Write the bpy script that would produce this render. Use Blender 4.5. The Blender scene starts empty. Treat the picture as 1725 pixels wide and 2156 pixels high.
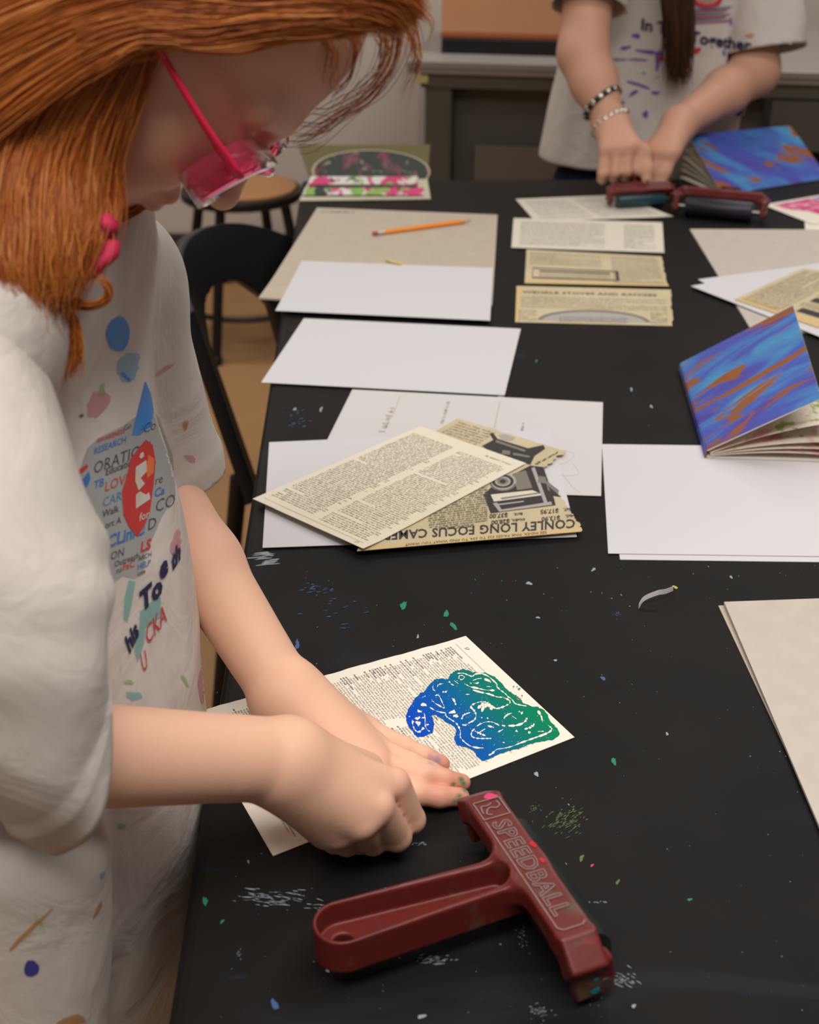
import bpy, bmesh, math, random
import numpy as np
from mathutils import Vector, Matrix
from mathutils.bvhtree import BVHTree

rnd = random.Random(7)
nrs = np.random.RandomState(5)
scene = bpy.context.scene
COL = scene.collection

# ------------------------------------------------------------------ camera
FPX, CX, CY = 2850.0, 862.5, 1078.0          # for a 1725 x 2156 frame
ZT = 0.76                                     # height of the table top
CAM = np.array([0.0, 0.0, ZT + 0.58])
_p, _r = math.radians(27.5), math.radians(-0.3)
FW = np.array([0, math.cos(_p), -math.sin(_p)])
_u = np.array([0, math.sin(_p), math.cos(_p)])
_x = np.array([1.0, 0, 0])
UP = math.cos(_r) * _u + math.sin(_r) * _x
RT = math.cos(_r) * _x - math.sin(_r) * _u


def ray(u, v):
    return FW + ((u - CX) / FPX) * RT - ((v - CY) / FPX) * UP


def T(u, v, z=0.0):
    """point at height z above the table top seen at u, v of the photograph"""
    d = ray(u, v)
    t = (ZT + z - CAM[2]) / d[2]
    return CAM + t * d


def D(u, v, y):
    d = ray(u, v)
    return CAM + (y / d[1]) * d


cd = bpy.data.cameras.new('camera')
cam = bpy.data.objects.new('camera', cd)
COL.objects.link(cam)
M = Matrix.Identity(4)
for i in range(3):
    M[i][0], M[i][1], M[i][2], M[i][3] = RT[i], UP[i], -FW[i], CAM[i]
cam.matrix_world = M
cd.sensor_fit = 'VERTICAL'
cd.sensor_height = 36.0
cd.sensor_width = 36.0
cd.lens = FPX / 2156 * 36.0
cd.clip_start = 0.02
cd.dof.use_dof = True
cd.dof.focus_distance = 1.0
cd.dof.aperture_fstop = 9.0
scene.camera = cam


# ------------------------------------------------------------------ materials
def lin(c):
    return tuple(((x / 255) / 12.92 if x / 255 <= .04045 else ((x / 255 + .055) / 1.055) ** 2.4) for x in c) + (1.0,)


MATS = {}


def mat(name, col, rough=.5, spec=.5, metal=0, sss=0, var=None, bump=None, trans=0, coat=0, ior=1.45, alpha=1, island=None, aniso=0):
    """col is an sRGB triple; var=(scale, other colour, low, high); bump=(scale, strength)"""
    if name in MATS:
        return MATS[name]
    m = bpy.data.materials.new(name)
    m.use_nodes = True
    nt = m.node_tree
    b = nt.nodes['Principled BSDF']
    b.inputs['Base Color'].default_value = lin(col)
    b.inputs['Roughness'].default_value = rough
    b.inputs['Specular IOR Level'].default_value = spec
    b.inputs['Metallic'].default_value = metal
    b.inputs['IOR'].default_value = ior
    b.inputs['Transmission Weight'].default_value = trans
    b.inputs['Coat Weight'].default_value = coat
    b.inputs['Alpha'].default_value = alpha
    if aniso:
        b.inputs['Anisotropic'].default_value = aniso
    if sss:
        b.inputs['Subsurface Weight'].default_value = sss
        b.inputs['Subsurface Radius'].default_value = (.012, .005, .003)
        b.inputs['Subsurface Scale'].default_value = .6
    tc = nt.nodes.new('ShaderNodeTexCoord')
    if var:
        n = nt.nodes.new('ShaderNodeTexNoise')
        n.inputs['Scale'].default_value = var[0]
        n.inputs['Detail'].default_value = 5
        r = nt.nodes.new('ShaderNodeMapRange')
        r.inputs['From Min'].default_value = var[2]
        r.inputs['From Max'].default_value = var[3]
        mx = nt.nodes.new('ShaderNodeMix')
        mx.data_type = 'RGBA'
        mx.inputs['A'].default_value = lin(col)
        mx.inputs['B'].default_value = lin(var[1])
        nt.links.new(tc.outputs['Object'], n.inputs['Vector'])
        nt.links.new(n.outputs['Fac'], r.inputs['Value'])
        nt.links.new(r.outputs['Result'], mx.inputs['Factor'])
        nt.links.new(mx.outputs['Result'], b.inputs['Base Color'])
    if island:
        g = nt.nodes.new('ShaderNodeNewGeometry')
        cr = nt.nodes.new('ShaderNodeValToRGB')
        els = cr.color_ramp.elements
        els[0].color = lin(island[0])
        els[1].color = lin(island[-1])
        for i, c in enumerate(island[1:-1]):
            e = els.new((i + 1) / (len(island) - 1))
            e.color = lin(c)
        nt.links.new(g.outputs['Random Per Island'], cr.inputs['Fac'])
        nt.links.new(cr.outputs['Color'], b.inputs['Base Color'])
    if bump:
        n = nt.nodes.new('ShaderNodeTexNoise')
        n.inputs['Scale'].default_value = bump[0]
        n.inputs['Detail'].default_value = 4
        bp = nt.nodes.new('ShaderNodeBump')
        bp.inputs['Strength'].default_value = bump[1]
        bp.inputs['Distance'].default_value = .002
        nt.links.new(tc.outputs['Object'], n.inputs['Vector'])
        nt.links.new(n.outputs['Fac'], bp.inputs['Height'])
        nt.links.new(bp.outputs['Normal'], b.inputs['Normal'])
    MATS[name] = m
    return m


def mix_chain(m, layers):
    """lay procedural paint marks over a material: layers of (kind, scale, low, high, colour, offset, stretch)"""
    nt = m.node_tree
    b = nt.nodes['Principled BSDF']
    cur = b.inputs['Base Color'].links[0].from_socket if b.inputs['Base Color'].links else None
    tc = nt.nodes.new('ShaderNodeTexCoord')
    for kind, scale, lo, hi, colr, off, st in layers:
        mp = nt.nodes.new('ShaderNodeMapping')
        mp.inputs['Location'].default_value = off
        mp.inputs['Scale'].default_value = st
        nt.links.new(tc.outputs['Object'], mp.inputs['Vector'])
        if kind == 'noise':
            n = nt.nodes.new('ShaderNodeTexNoise')
            n.inputs['Detail'].default_value = 6
            n.inputs['Distortion'].default_value = .6
            out = n.outputs['Fac']
        else:
            n = nt.nodes.new('ShaderNodeTexVoronoi')
            out = n.outputs['Distance']
        n.inputs['Scale'].default_value = scale
        nt.links.new(mp.outputs['Vector'], n.inputs['Vector'])
        r = nt.nodes.new('ShaderNodeMapRange')
        r.inputs['From Min'].default_value = lo
        r.inputs['From Max'].default_value = hi
        nt.links.new(out, r.inputs['Value'])
        fac = r.outputs['Result']
        if kind == 'voronoi':        # keep only some cells
            cmpn = nt.nodes.new('ShaderNodeSeparateColor')
            nt.links.new(n.outputs['Color'], cmpn.inputs['Color'])
            gt = nt.nodes.new('ShaderNodeMath')
            gt.operation = 'GREATER_THAN'
            gt.inputs[1].default_value = .86
            nt.links.new(cmpn.outputs['Red'], gt.inputs[0])
            ml = nt.nodes.new('ShaderNodeMath')
            ml.operation = 'MULTIPLY'
            nt.links.new(fac, ml.inputs[0])
            nt.links.new(gt.outputs[0], ml.inputs[1])
            fac = ml.outputs[0]
        mx = nt.nodes.new('ShaderNodeMix')
        mx.data_type = 'RGBA'
        if cur is None:
            mx.inputs['A'].default_value = b.inputs['Base Color'].default_value
        else:
            nt.links.new(cur, mx.inputs['A'])
        mx.inputs['B'].default_value = lin(colr)
        nt.links.new(fac, mx.inputs['Factor'])
        cur = mx.outputs['Result']
    nt.links.new(cur, b.inputs['Base Color'])


# ------------------------------------------------------------------ objects
def tag(o, label=None, cat=None, group=None, kind=None):
    for k, v in (('label', label), ('category', cat), ('group', group), ('kind', kind)):
        if v:
            o[k] = v
    return o


def empty(name, loc, label, cat, group=None):
    o = bpy.data.objects.new(name, None)
    o.empty_display_size = .05
    COL.objects.link(o)
    o.location = Vector([float(x) for x in loc])
    return tag(o, label, cat, group)


class MB:
    """collects world-space geometry with material slots and links it as one mesh"""

    def __init__(self):
        self.v, self.f, self.m, self.mats = [], [], [], []

    def slot(self, m):
        if m not in self.mats:
            self.mats.append(m)
        return self.mats.index(m)

    def add(self, verts, faces, m):
        o = len(self.v)
        s = self.slot(m)
        self.v.extend([tuple(float(c) for c in p) for p in verts])
        for f in faces:
            self.f.append(tuple(int(i) + o for i in f))
            self.m.append(s)

    def box(self, c, size, m, ax=None, taper=1.0):
        ax = np.eye(3) if ax is None else np.array(ax)
        c = np.array(c)
        vs = []
        for sz in (-1, 1):
            t = taper if sz > 0 else 1
            for sx, sy in ((-1, -1), (1, -1), (1, 1), (-1, 1)):
                vs.append(c + ax[0] * sx * size[0] / 2 * t + ax[1] * sy * size[1] / 2 * t + ax[2] * sz * size[2] / 2)
        self.add(vs, [(3, 2, 1, 0), (4, 5, 6, 7), (0, 1, 5, 4), (1, 2, 6, 5), (2, 3, 7, 6), (3, 0, 4, 7)], m)

    def tube(self, pts, rad, m, n=12, flat=1.0, caps=True, closed=False, up=None):
        pts = [np.array(p, float) for p in pts]
        k = len(pts)
        rad = [rad] * k if np.isscalar(rad) else rad
        vs, fs = [], []
        ref = np.array(up if up is not None else (0.13, 0.21, .97))
        for i, p in enumerate(pts):
            a = pts[(i - 1) % k] if (i > 0 or closed) else p
            b = pts[(i + 1) % k] if (i < k - 1 or closed) else p
            t = b - a
            t = t / (np.linalg.norm(t) + 1e-12)
            s = np.cross(t, ref)
            if np.linalg.norm(s) < 1e-4:
                s = np.cross(t, (1, 0, 0))
            s /= np.linalg.norm(s)
            w = np.cross(s, t)
            for j in range(n):
                an = 2 * math.pi * j / n
                vs.append(p + s * math.cos(an) * rad[i] + w * math.sin(an) * rad[i] * flat)
        for i in range(k if closed else k - 1):
            for j in range(n):
                a, b = i * n + j, i * n + (j + 1) % n
                c2, d2 = ((i + 1) % k) * n + (j + 1) % n, ((i + 1) % k) * n + j
                fs.append((a, b, c2, d2))
        if caps and not closed:
            fs.append(tuple(range(n - 1, -1, -1)))
            fs.append(tuple((k - 1) * n + j for j in range(n)))
        self.add(vs, fs, m)

    def lathe(self, c, prof, m, n=32, axis=(0, 0, 1)):
        """prof: (radius, height) pairs along the axis"""
        ax = np.array(axis, float)
        ax /= np.linalg.norm(ax)
        s = np.cross(ax, (0, 1, 0) if abs(ax[1]) < .9 else (1, 0, 0))
        s /= np.linalg.norm(s)
        w = np.cross(ax, s)
        c = np.array(c)
        vs, fs = [], []
        for r, h in prof:
            for j in range(n):
                an = 2 * math.pi * j / n
                vs.append(c + ax * h + (s * math.cos(an) + w * math.sin(an)) * r)
        for i in range(len(prof) - 1):
            for j in range(n):
                fs.append((i * n + j, i * n + (j + 1) % n, (i + 1) * n + (j + 1) % n, (i + 1) * n + j))
        fs.append(tuple(range(n - 1, -1, -1)))
        fs.append(tuple((len(prof) - 1) * n + j for j in range(n)))
        self.add(vs, fs, m)

    def build(self, name, parent=None, smooth=False, bevel=0, solid=0, angle=None):
        me = bpy.data.meshes.new(name)
        org = np.array(parent.location if parent is not None and parent.parent is None else (0, 0, 0))
        if parent is not None and parent.parent is not None:
            org = np.array(parent.parent.location) + np.array(parent.location)
        if parent is None:
            vv = np.array(self.v)
            org = np.array([(vv[:, 0].min() + vv[:, 0].max()) / 2, (vv[:, 1].min() + vv[:, 1].max()) / 2, vv[:, 2].min()])
        me.from_pydata([tuple(np.array(p) - org) for p in self.v], [], self.f)
        for m in self.mats:
            me.materials.append(m)
        me.polygons.foreach_set('material_index', self.m)
        me.polygons.foreach_set('use_smooth', [bool(smooth)] * len(self.f))
        me.update()
        o = bpy.data.objects.new(name, me)
        COL.objects.link(o)
        if parent is not None:
            o.parent = parent
        else:
            o.location = org.tolist()
        if bevel:
            b = o.modifiers.new('bevel', 'BEVEL')
            b.width = bevel
            b.segments = 3
            b.limit_method = 'ANGLE'
            b.harden_normals = False
        if solid:
            s = o.modifiers.new('solid', 'SOLIDIFY')
            s.thickness = solid
            s.offset = -1
        if angle:
            me.set_sharp_from_angle(angle=math.radians(angle))
        return o


# ------------------------------------------------------------------ smooth bodies from distance fields
def v3(*a):
    return np.array(a, float)


class Sdf:
    def __init__(self):
        self.groups = []
        self.disp = None

    def group(self, k=.0015):
        self.groups.append((k, []))
        return self

    def _add(self, fn, c, R, k, op):
        self.groups[-1][1].append((fn, np.array(c, float), float(R), k, op))

    def rc(self, a, b, ra, rb, k=.01, op=1):
        a, b = np.array(a, float), np.array(b, float)
        ab = b - a
        L2 = float(ab @ ab) + 1e-12

        def fn(P):
            h = np.clip(((P - a) @ ab) / L2, 0, 1)
            q = P - a - h[:, None] * ab
            return np.sqrt((q * q).sum(1)) - (ra + (rb - ra) * h)
        self._add(fn, (a + b) / 2, math.sqrt(L2) / 2 + max(ra, rb), k, op)
        return self

    def el(self, c, r, R=None, k=.01, op=1):
        c, r = np.array(c, float), np.array(r, float)
        R = np.eye(3) if R is None else np.array(R, float)

        def fn(P):
            q = (P - c) @ R.T
            k0 = np.sqrt(((q / r) ** 2).sum(1))
            k1 = np.sqrt(((q / (r * r)) ** 2).sum(1))
            return np.where(k0 < 1e-6, -r.min(), k0 * (k0 - 1) / np.maximum(k1, 1e-9))
        self._add(fn, c, r.max(), k, op)
        return self

    def bx(self, c, half, R=None, rd=.002, k=.005, op=1):
        c, half = np.array(c, float), np.array(half, float) - rd
        R = np.eye(3) if R is None else np.array(R, float)

        def fn(P):
            q = np.abs((P - c) @ R.T) - half
            return np.sqrt((np.maximum(q, 0) ** 2).sum(1)) + np.minimum(q.max(1), 0) - rd
        self._add(fn, c, np.linalg.norm(half) + rd * 2, k, op)
        return self

    def stack(self, rows, k=.02):
        """body of elliptical rings: rows of (z, cx, cy, a, b, angle in degrees)"""
        rows = np.array(sorted(rows), float)
        z = rows[:, 0]

        def fn(P):
            cx, cy, a, b, t = [np.interp(P[:, 2], z, rows[:, i]) for i in range(1, 6)]
            t = np.radians(t)
            dx, dy = P[:, 0] - cx, P[:, 1] - cy
            qx = dx * np.cos(t) + dy * np.sin(t)
            qy = -dx * np.sin(t) + dy * np.cos(t)
            k0 = np.sqrt((qx / a) ** 2 + (qy / b) ** 2)
            k1 = np.sqrt((qx / a ** 2) ** 2 + (qy / b ** 2) ** 2)
            d = np.where(k0 < 1e-6, -np.minimum(a, b), k0 * (k0 - 1) / np.maximum(k1, 1e-9))
            return np.maximum(d, np.maximum(P[:, 2] - z[-1], z[0] - P[:, 2]))
        lo = rows[:, 1:3].min(0) - rows[:, 3:5].max()
        hi = rows[:, 1:3].max(0) + rows[:, 3:5].max()
        c = np.array([(lo[0] + hi[0]) / 2, (lo[1] + hi[1]) / 2, (z[0] + z[-1]) / 2])
        self._add(fn, c, np.linalg.norm([hi[0] - lo[0], hi[1] - lo[1], z[-1] - z[0]]) / 2, k, 1)
        return self

    def ev(self, P, c=None, R=None):
        tot = None
        for gk, prims in self.groups:
            d = np.full(len(P), .5)
            for fn, pc, pr, k, op in prims:
                if c is not None and np.linalg.norm(pc - c) > pr + R + k + .03:
                    continue
                v = fn(P)
                if op > 0:
                    h = np.maximum(k - np.abs(d - v), 0) / k
                    d = np.minimum(d, v) - h * h * k / 4
                else:
                    h = np.maximum(k - np.abs(d + v), 0) / k
                    d = np.maximum(d, -v) + h * h * k / 4
            if tot is None:
                tot = d
            else:
                h = np.maximum(gk - np.abs(tot - d), 0) / gk
                tot = np.minimum(tot, d) - h * h * gk / 4
        if self.disp is not None:
            tot = tot + self.disp(P)
        return tot

    def mesh(self, vox, smooth=1, n=14):
        lo = np.min([pc - pr for _, ps in self.groups for _, pc, pr, _, op in ps if op > 0], axis=0) - 3 * vox
        hi = np.max([pc + pr for _, ps in self.groups for _, pc, pr, _, op in ps if op > 0], axis=0) + 3 * vox
        nb = np.ceil((hi - lo) / (vox * n)).astype(int)
        B = vox * n
        bi = np.stack(np.meshgrid(*[np.arange(k) for k in nb], indexing='ij'), -1).reshape(-1, 3)
        cen = lo + (bi + .5) * B
        half = B * math.sqrt(3) / 2
        act = []
        for s in range(0, len(cen), 200000):
            act.append(np.abs(self.ev(cen[s:s + 200000])) < half * 1.7 + .004)
        bi = bi[np.concatenate(act)]
        loc = np.stack(np.meshgrid(*[np.arange(n + 1)] * 3, indexing='ij'), -1).reshape(-1, 3)
        N = (nb * n + 4).astype(np.int64)

        def key(c):
            return (c[:, 0] * N[1] + c[:, 1]) * N[2] + c[:, 2]
        keys, poss, quads = [], [], []
        for b in bi:
            base = b * n
            P = lo + (base + loc) * vox
            c = lo + (b + .5) * B
            d = self.ev(P, c, half).reshape(n + 1, n + 1, n + 1)
            s = d < 0
            if s.all() or not s.any():
                continue
            acc = np.zeros((n, n, n, 3))
            cnt = np.zeros((n, n, n))
            for ax in range(3):
                sh = [slice(0, n + 1)] * 3
                sa, sb = list(sh), list(sh)
                sa[ax], sb[ax] = slice(0, n), slice(1, n + 1)
                a, bb = d[tuple(sa)], d[tuple(sb)]
                cr = (a < 0) != (bb < 0)
                t = np.where(cr, a / np.where(cr, a - bb, 1), 0)
                o1, o2 = [q for q in range(3) if q != ax]
                for i1 in (0, 1):
                    for i2 in (0, 1):
                        sl = [slice(0, n)] * 3
                        sl[o1] = slice(i1, n + i1)
                        sl[o2] = slice(i2, n + i2)
                        cc, tt = cr[tuple(sl)], t[tuple(sl)]
                        acc[..., ax] += np.where(cc, tt, 0)
                        acc[..., o1] += np.where(cc, i1, 0)
                        acc[..., o2] += np.where(cc, i2, 0)
                        cnt += cc
                # quads around the edges that start inside this block
                st = [slice(0, n)] * 3
                e = cr[tuple(st)]
                idx = np.argwhere(e)
                if len(idx):
                    g = idx + base
                    flip = s[tuple(st)][e]
                    d1, d2 = np.zeros(3, int), np.zeros(3, int)
                    d1[(ax + 1) % 3] = 1
                    d2[(ax + 2) % 3] = 1
                    q = np.stack([key(g - d1 - d2), key(g - d2), key(g), key(g - d1)], 1)
                    q[~flip] = q[~flip][:, ::-1]
                    quads.append(q)
            m = cnt > 0
            ci = np.argwhere(m)
            keys.append(key(ci + base))
            poss.append(lo + (ci + base + acc[m] / cnt[m][:, None]) * vox)
        keys = np.concatenate(keys)
        poss = np.concatenate(poss)
        ks, ui = np.unique(keys, return_index=True)
        V = poss[ui]
        Q = np.concatenate(quads)
        I = np.searchsorted(ks, Q)
        I = np.clip(I, 0, len(ks) - 1)
        ok = (ks[I] == Q).all(1)
        F = I[ok]
        for _ in range(smooth):
            A = np.zeros_like(V)
            n_ = np.zeros(len(V))
            for i in range(4):
                for j in (1, 3):
                    np.add.at(A, F[:, i], V[F[:, (i + j) % 4]])
                    np.add.at(n_, F[:, i], 1)
            V = V * .5 + .5 * A / np.maximum(n_, 1)[:, None]
        return V, F


def np_obj(name, V, F, m, parent=None, smooth=True, cols=None):
    me = bpy.data.meshes.new(name)
    org = np.zeros(3)
    p = parent
    while p is not None:
        org = org + np.array(p.location)
        p = p.parent
    V = np.asarray(V) - org
    k = F.shape[1]
    me.vertices.add(len(V))
    me.vertices.foreach_set('co', V.astype(np.float32).ravel())
    me.loops.add(F.size)
    me.loops.foreach_set('vertex_index', F.astype(np.int32).ravel())
    me.polygons.add(len(F))
    me.polygons.foreach_set('loop_start', np.arange(0, F.size, k, dtype=np.int32))
    me.polygons.foreach_set('loop_total', np.full(len(F), k, dtype=np.int32))
    me.update(calc_edges=True)
    me.validate()
    me.polygons.foreach_set('use_smooth', np.full(len(me.polygons), smooth, dtype=bool))
    me.materials.append(m)
    if cols is not None:
        a = me.color_attributes.new('tint', 'FLOAT_COLOR', 'POINT')
        a.data.foreach_set('color', cols.astype(np.float32).ravel())
    o = bpy.data.objects.new(name, me)
    COL.objects.link(o)
    if parent is not None:
        o.parent = parent
    return o


def drop_unused(V, F):
    u, inv = np.unique(F, return_inverse=True)
    return V[u], inv.reshape(F.shape)


def cut_cloth(V, F, cuts, tol):
    """cuts: (signed distance per vertex, mask per vertex); faces beyond a cut go, its border is drawn onto it"""
    V = V.copy()
    keep = np.ones(len(F), bool)
    for d, mk, n in cuts:
        fd_ = d[F].mean(1)
        fm = mk[F].all(1)
        keep &= ~((fd_ > 0) & fm)
    used_k = np.zeros(len(V), bool)
    used_k[F[keep].ravel()] = True
    used_d = np.zeros(len(V), bool)
    used_d[F[~keep].ravel()] = True
    border = used_k & used_d
    N = np.zeros_like(V)
    fn = np.cross(V[F[:, 2]] - V[F[:, 0]], V[F[:, 3]] - V[F[:, 1]])
    for i in range(4):
        np.add.at(N, F[:, i], fn)
    N /= np.linalg.norm(N, axis=1)[:, None] + 1e-12
    for d, mk, n in cuts:
        q = border & mk & (np.abs(d) < tol)
        t = n - (N[q] @ n)[:, None] * N[q]
        V[q] -= t * (d[q] / np.maximum((t * t).sum(1), .25))[:, None]
    return drop_unused(V, F[keep])


def thicken(V, F, t):
    N = np.zeros_like(V)
    fn = np.cross(V[F[:, 2]] - V[F[:, 0]], V[F[:, 3]] - V[F[:, 1]])
    for i in range(4):
        np.add.at(N, F[:, i], fn)
    N /= np.linalg.norm(N, axis=1)[:, None] + 1e-12
    n = len(V)
    E = np.concatenate([F[:, [i, (i + 1) % 4]] for i in range(4)])
    k1 = E[:, 0].astype(np.int64) * n + E[:, 1]
    k2 = E[:, 1].astype(np.int64) * n + E[:, 0]
    b = E[~np.isin(k1, k2)]
    rim = np.stack([b[:, 1], b[:, 0], b[:, 0] + n, b[:, 1] + n], 1)
    return np.concatenate([V, V - N * t]), np.concatenate([F, F[:, ::-1] + n, rim])


# ------------------------------------------------------------------ lettering
_TC = {}


def text_geo(s, bold=0.0, shear=0.0, track=1.0):
    """flat outline of a line of lettering, cap height about 0.7, baseline at 0"""
    kk = (s, bold, shear, track)
    if kk in _TC:
        return _TC[kk]
    cu = bpy.data.curves.new('t', 'FONT')
    cu.body = s
    cu.size = 1
    cu.offset = bold
    cu.shear = shear
    cu.space_character = track
    cu.resolution_u = 2 if len(s) < 26 else 1
    ob = bpy.data.objects.new('t', cu)
    me = bpy.data.meshes.new_from_object(ob)
    v = np.array([tuple(x.co) for x in me.vertices])[:, :2] if len(me.vertices) else np.zeros((0, 2))
    f = [tuple(p.vertices) for p in me.polygons]
    bpy.data.meshes.remove(me)
    bpy.data.objects.remove(ob)
    bpy.data.curves.remove(cu)
    _TC[kk] = (v, f)
    return v, f


def fake_lines(u0, v0, u1, v1, n, seed=0, fill=.93, bold_every=0, cpl=48, indent=.0):
    """small print too small to read: lines of tiny strokes in the box u0..u1, v0..v1 (v downwards)"""
    R = random.Random(seed)
    vs, fs = [], []
    lh = (v1 - v0) / n
    cw = (u1 - u0) / cpl
    for i in range(n):
        y = v0 + i * lh
        x = u0 + (indent * (u1 - u0) if R.random() < .7 else 0)
        end = u1 if R.random() < fill else u0 + (u1 - u0) * R.uniform(.3, .9)
        w = R.randint(2, 9)
        while x < end - cw:
            if w == 0:
                x += cw * .8
                w = R.randint(2, 9)
                continue
            w -= 1
            t = R.random()
            top = .25 if t < .3 else .42
            for k in range(1 if R.random() < .35 else 2):
                a = x + cw * (.08 + .45 * k)
                o = len(vs)
                vs += [(a, y + lh * top), (a + cw * .3, y + lh * top), (a + cw * .3, y + lh * .82), (a, y + lh * .82)]
                fs.append((o, o + 1, o + 2, o + 3))
            if R.random() < .6:
                o = len(vs)
                yy = y + lh * R.choice((.42, .6, .74))
                vs += [(x + cw * .1, yy), (x + cw * .8, yy), (x + cw * .8, yy + lh * .1), (x + cw * .1, yy + lh * .1)]
                fs.append((o, o + 1, o + 2, o + 3))
            x += cw
    return np.array(vs), fs


def poly_fan(pts):
    return np.array(pts, float), [tuple(range(len(pts)))]


def blob(cx, cy, rx, ry, n=26, rough=.18, seed=0, ang=0):
    R = random.Random(seed)
    ph = [R.uniform(0, 6.28) for _ in range(5)]
    out = []
    for i in range(n):
        a = 2 * math.pi * i / n
        k = 1 + rough * (math.sin(2 * a + ph[0]) * .5 + math.sin(3 * a + ph[1]) * .5 + math.sin(7 * a + ph[2]) * .35 + R.uniform(-.4, .4))
        x, y = rx * k * math.cos(a), ry * k * math.sin(a)
        out.append((cx + x * math.cos(ang) - y * math.sin(ang), cy + x * math.sin(ang) + y * math.cos(ang)))
    return out


def stroke(pts, w, seed=0, rough=.25):
    """a ribbon of uneven width along a 2D polyline"""
    R = random.Random(seed)
    P = [np.array(p, float) for p in pts]
    Q = []
    for a, b in zip(P[:-1], P[1:]):
        k = max(1, int(np.linalg.norm(b - a) / (w * 1.5)))
        for i in range(k):
            Q.append(a + (b - a) * i / k)
    Q.append(P[-1])
    vs, fs = [], []
    for i, p in enumerate(Q):
        t = Q[min(i + 1, len(Q) - 1)] - Q[max(i - 1, 0)]
        t = t / (np.linalg.norm(t) + 1e-9)
        nn = np.array([-t[1], t[0]])
        h = w / 2 * (1 + R.uniform(-rough, rough) * 2)
        if i in (0, len(Q) - 1):
            h *= .5
        vs += [p + nn * h, p - nn * h]
    for i in range(len(Q) - 1):
        fs.append((2 * i, 2 * i + 1, 2 * i + 3, 2 * i + 2))
    return np.array(vs), fs


def smooth_line(pts, k=6):
    """Catmull-Rom through control points (any dimension)"""
    P = [np.array(p, float) for p in pts]
    P = [2 * P[0] - P[1]] + P + [2 * P[-1] - P[-2]]
    out = []
    for i in range(1, len(P) - 2):
        for j in range(k):
            t = j / k
            a, b, c, d = P[i - 1], P[i], P[i + 1], P[i + 2]
            out.append(.5 * ((2 * b) + (c - a) * t + (2 * a - 5 * b + 4 * c - d) * t * t + (3 * b - a - 3 * c + d) * t ** 3))
    out.append(P[-2])
    return out

# ------------------------------------------------------------------ palette
M_wall = mat('painted_wall', (206, 194, 184), .75, .2, bump=(60, .05))
M_floor = mat('floor_vinyl', (176, 134, 90), .5, .3, var=(5, (168, 127, 85), .35, .7))
M_base = mat('baseboard_rubber', (58, 52, 47), .6)
M_table = mat('black_table_vinyl', (27, 26, 25), .5, .09, var=(9, (33, 31, 30), .35, .75), bump=(420, .12))
mix_chain(M_table, [
    ('noise', 3.2, .62, .86, (48, 50, 55), (0, 0, 0), (1, 3.5, 1)),
    ('noise', 14, .70, .84, (42, 52, 74), (3, 1, 0), (1, 2.2, 1)),
    ('voronoi', 60, .05, .02, (120, 128, 132), (0, 0, 0), (1, 1, 1)),
])
M_tedge = mat('black_table_edge', (20, 20, 21), .5, .3)
M_blackmetal = mat('black_metal', (19, 18, 18), .38, .5)
M_blackplastic = mat('black_chair_shell', (27, 27, 28), .42, .45, bump=(300, .05))
M_white = mat('white_paper', (214, 211, 212), .8, .15)
M_white2 = mat('white_card', (212, 208, 206), .8, .15)
M_cream = mat('cream_page', (234, 225, 204), .8, .15, var=(5, (228, 216, 188), .4, .8))
M_cream2 = mat('pale_cream_page', (238, 230, 214), .8, .15)
M_dictw = mat('old_white_page', (221, 214, 196), .8, .15)
M_news = mat('yellowed_page', (210, 195, 162), .85, .1, var=(14, (196, 180, 144), .35, .7))
M_newsedge = mat('browned_edge', (212, 186, 136), .85, .1)
M_board = mat('grey_chipboard', (196, 182, 163), .85, .15, var=(40, (188, 174, 156), .3, .7))
M_board2 = mat('light_chipboard', (200, 190, 178), .85, .15, var=(50, (193, 183, 171), .3, .7))
M_ink = mat('printing_ink', (52, 48, 46), .7)
M_inkg = mat('grey_ink', (128, 121, 110), .7)
M_inkd = mat('faded_ink', (146, 138, 124), .7)
M_inkl = mat('pale_grey_ink', (172, 166, 160), .7)
M_pencilline = mat('pencil_line', (196, 192, 192), .7)
M_paintw = mat('dried_white_paint', (150, 155, 160), .6)
M_paintb = mat('dried_blue_paint', (62, 92, 140), .6)
M_paintg = mat('dried_green_paint', (20, 130, 92), .6)
M_paintt = mat('dried_teal_paint', (24, 140, 150), .5)
M_painto = mat('dried_olive_paint', (96, 112, 66), .7)
M_paintpk = mat('dried_pink_paint', (214, 58, 110), .5)
M_painty = mat('dried_yellow_paint', (190, 186, 70), .6)

# ------------------------------------------------------------------ room
YB = 4.25


def structure(o):
    o['kind'] = 'structure'
    return o


b = MB(); b.box((0.5, 2.0, -.05), (9, 7.5, .1), M_floor); structure(b.build('floor'))
b = MB(); b.box((0.5, YB + .06, 1.45), (9, .12, 2.9), M_wall); structure(b.build('wall_back'))
b = MB(); b.box((0.5, YB - .008, .065), (9, .016, .13), M_base); structure(b.build('baseboard_back', bevel=.004))
b = MB()
b.box((.06, YB - .03, 1.45), (.09, .06, 2.9), M_wall)
structure(b.build('trim_1', bevel=.004))

# ------------------------------------------------------------------ work table
tl0, tl1 = T(503, 1203), T(628, 425)
ed = (tl1 - tl0) / np.linalg.norm(tl1 - tl0)          # along the left edge, away from us
ew = np.array([ed[1], -ed[0], 0])                      # to the right
far_l = T(634, 378)
far_l = tl0 + ed * ((far_l - tl0) @ ed)
near_l = far_l - ed * 2.2
WID = 1.22
table = empty('work_table', (*(near_l + ed * 1.1 + ew * .61)[:2], 0), 'long black vinyl topped work table specked with dried paint', 'table')
b = MB()
cc = near_l + ed * 1.1 + ew * WID / 2
b.box((cc[0], cc[1], ZT - .019), (WID, 2.2, .038), M_table, ax=[ew, ed, (0, 0, 1)])
tt = b.build('table_top', table, bevel=.009)
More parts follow.
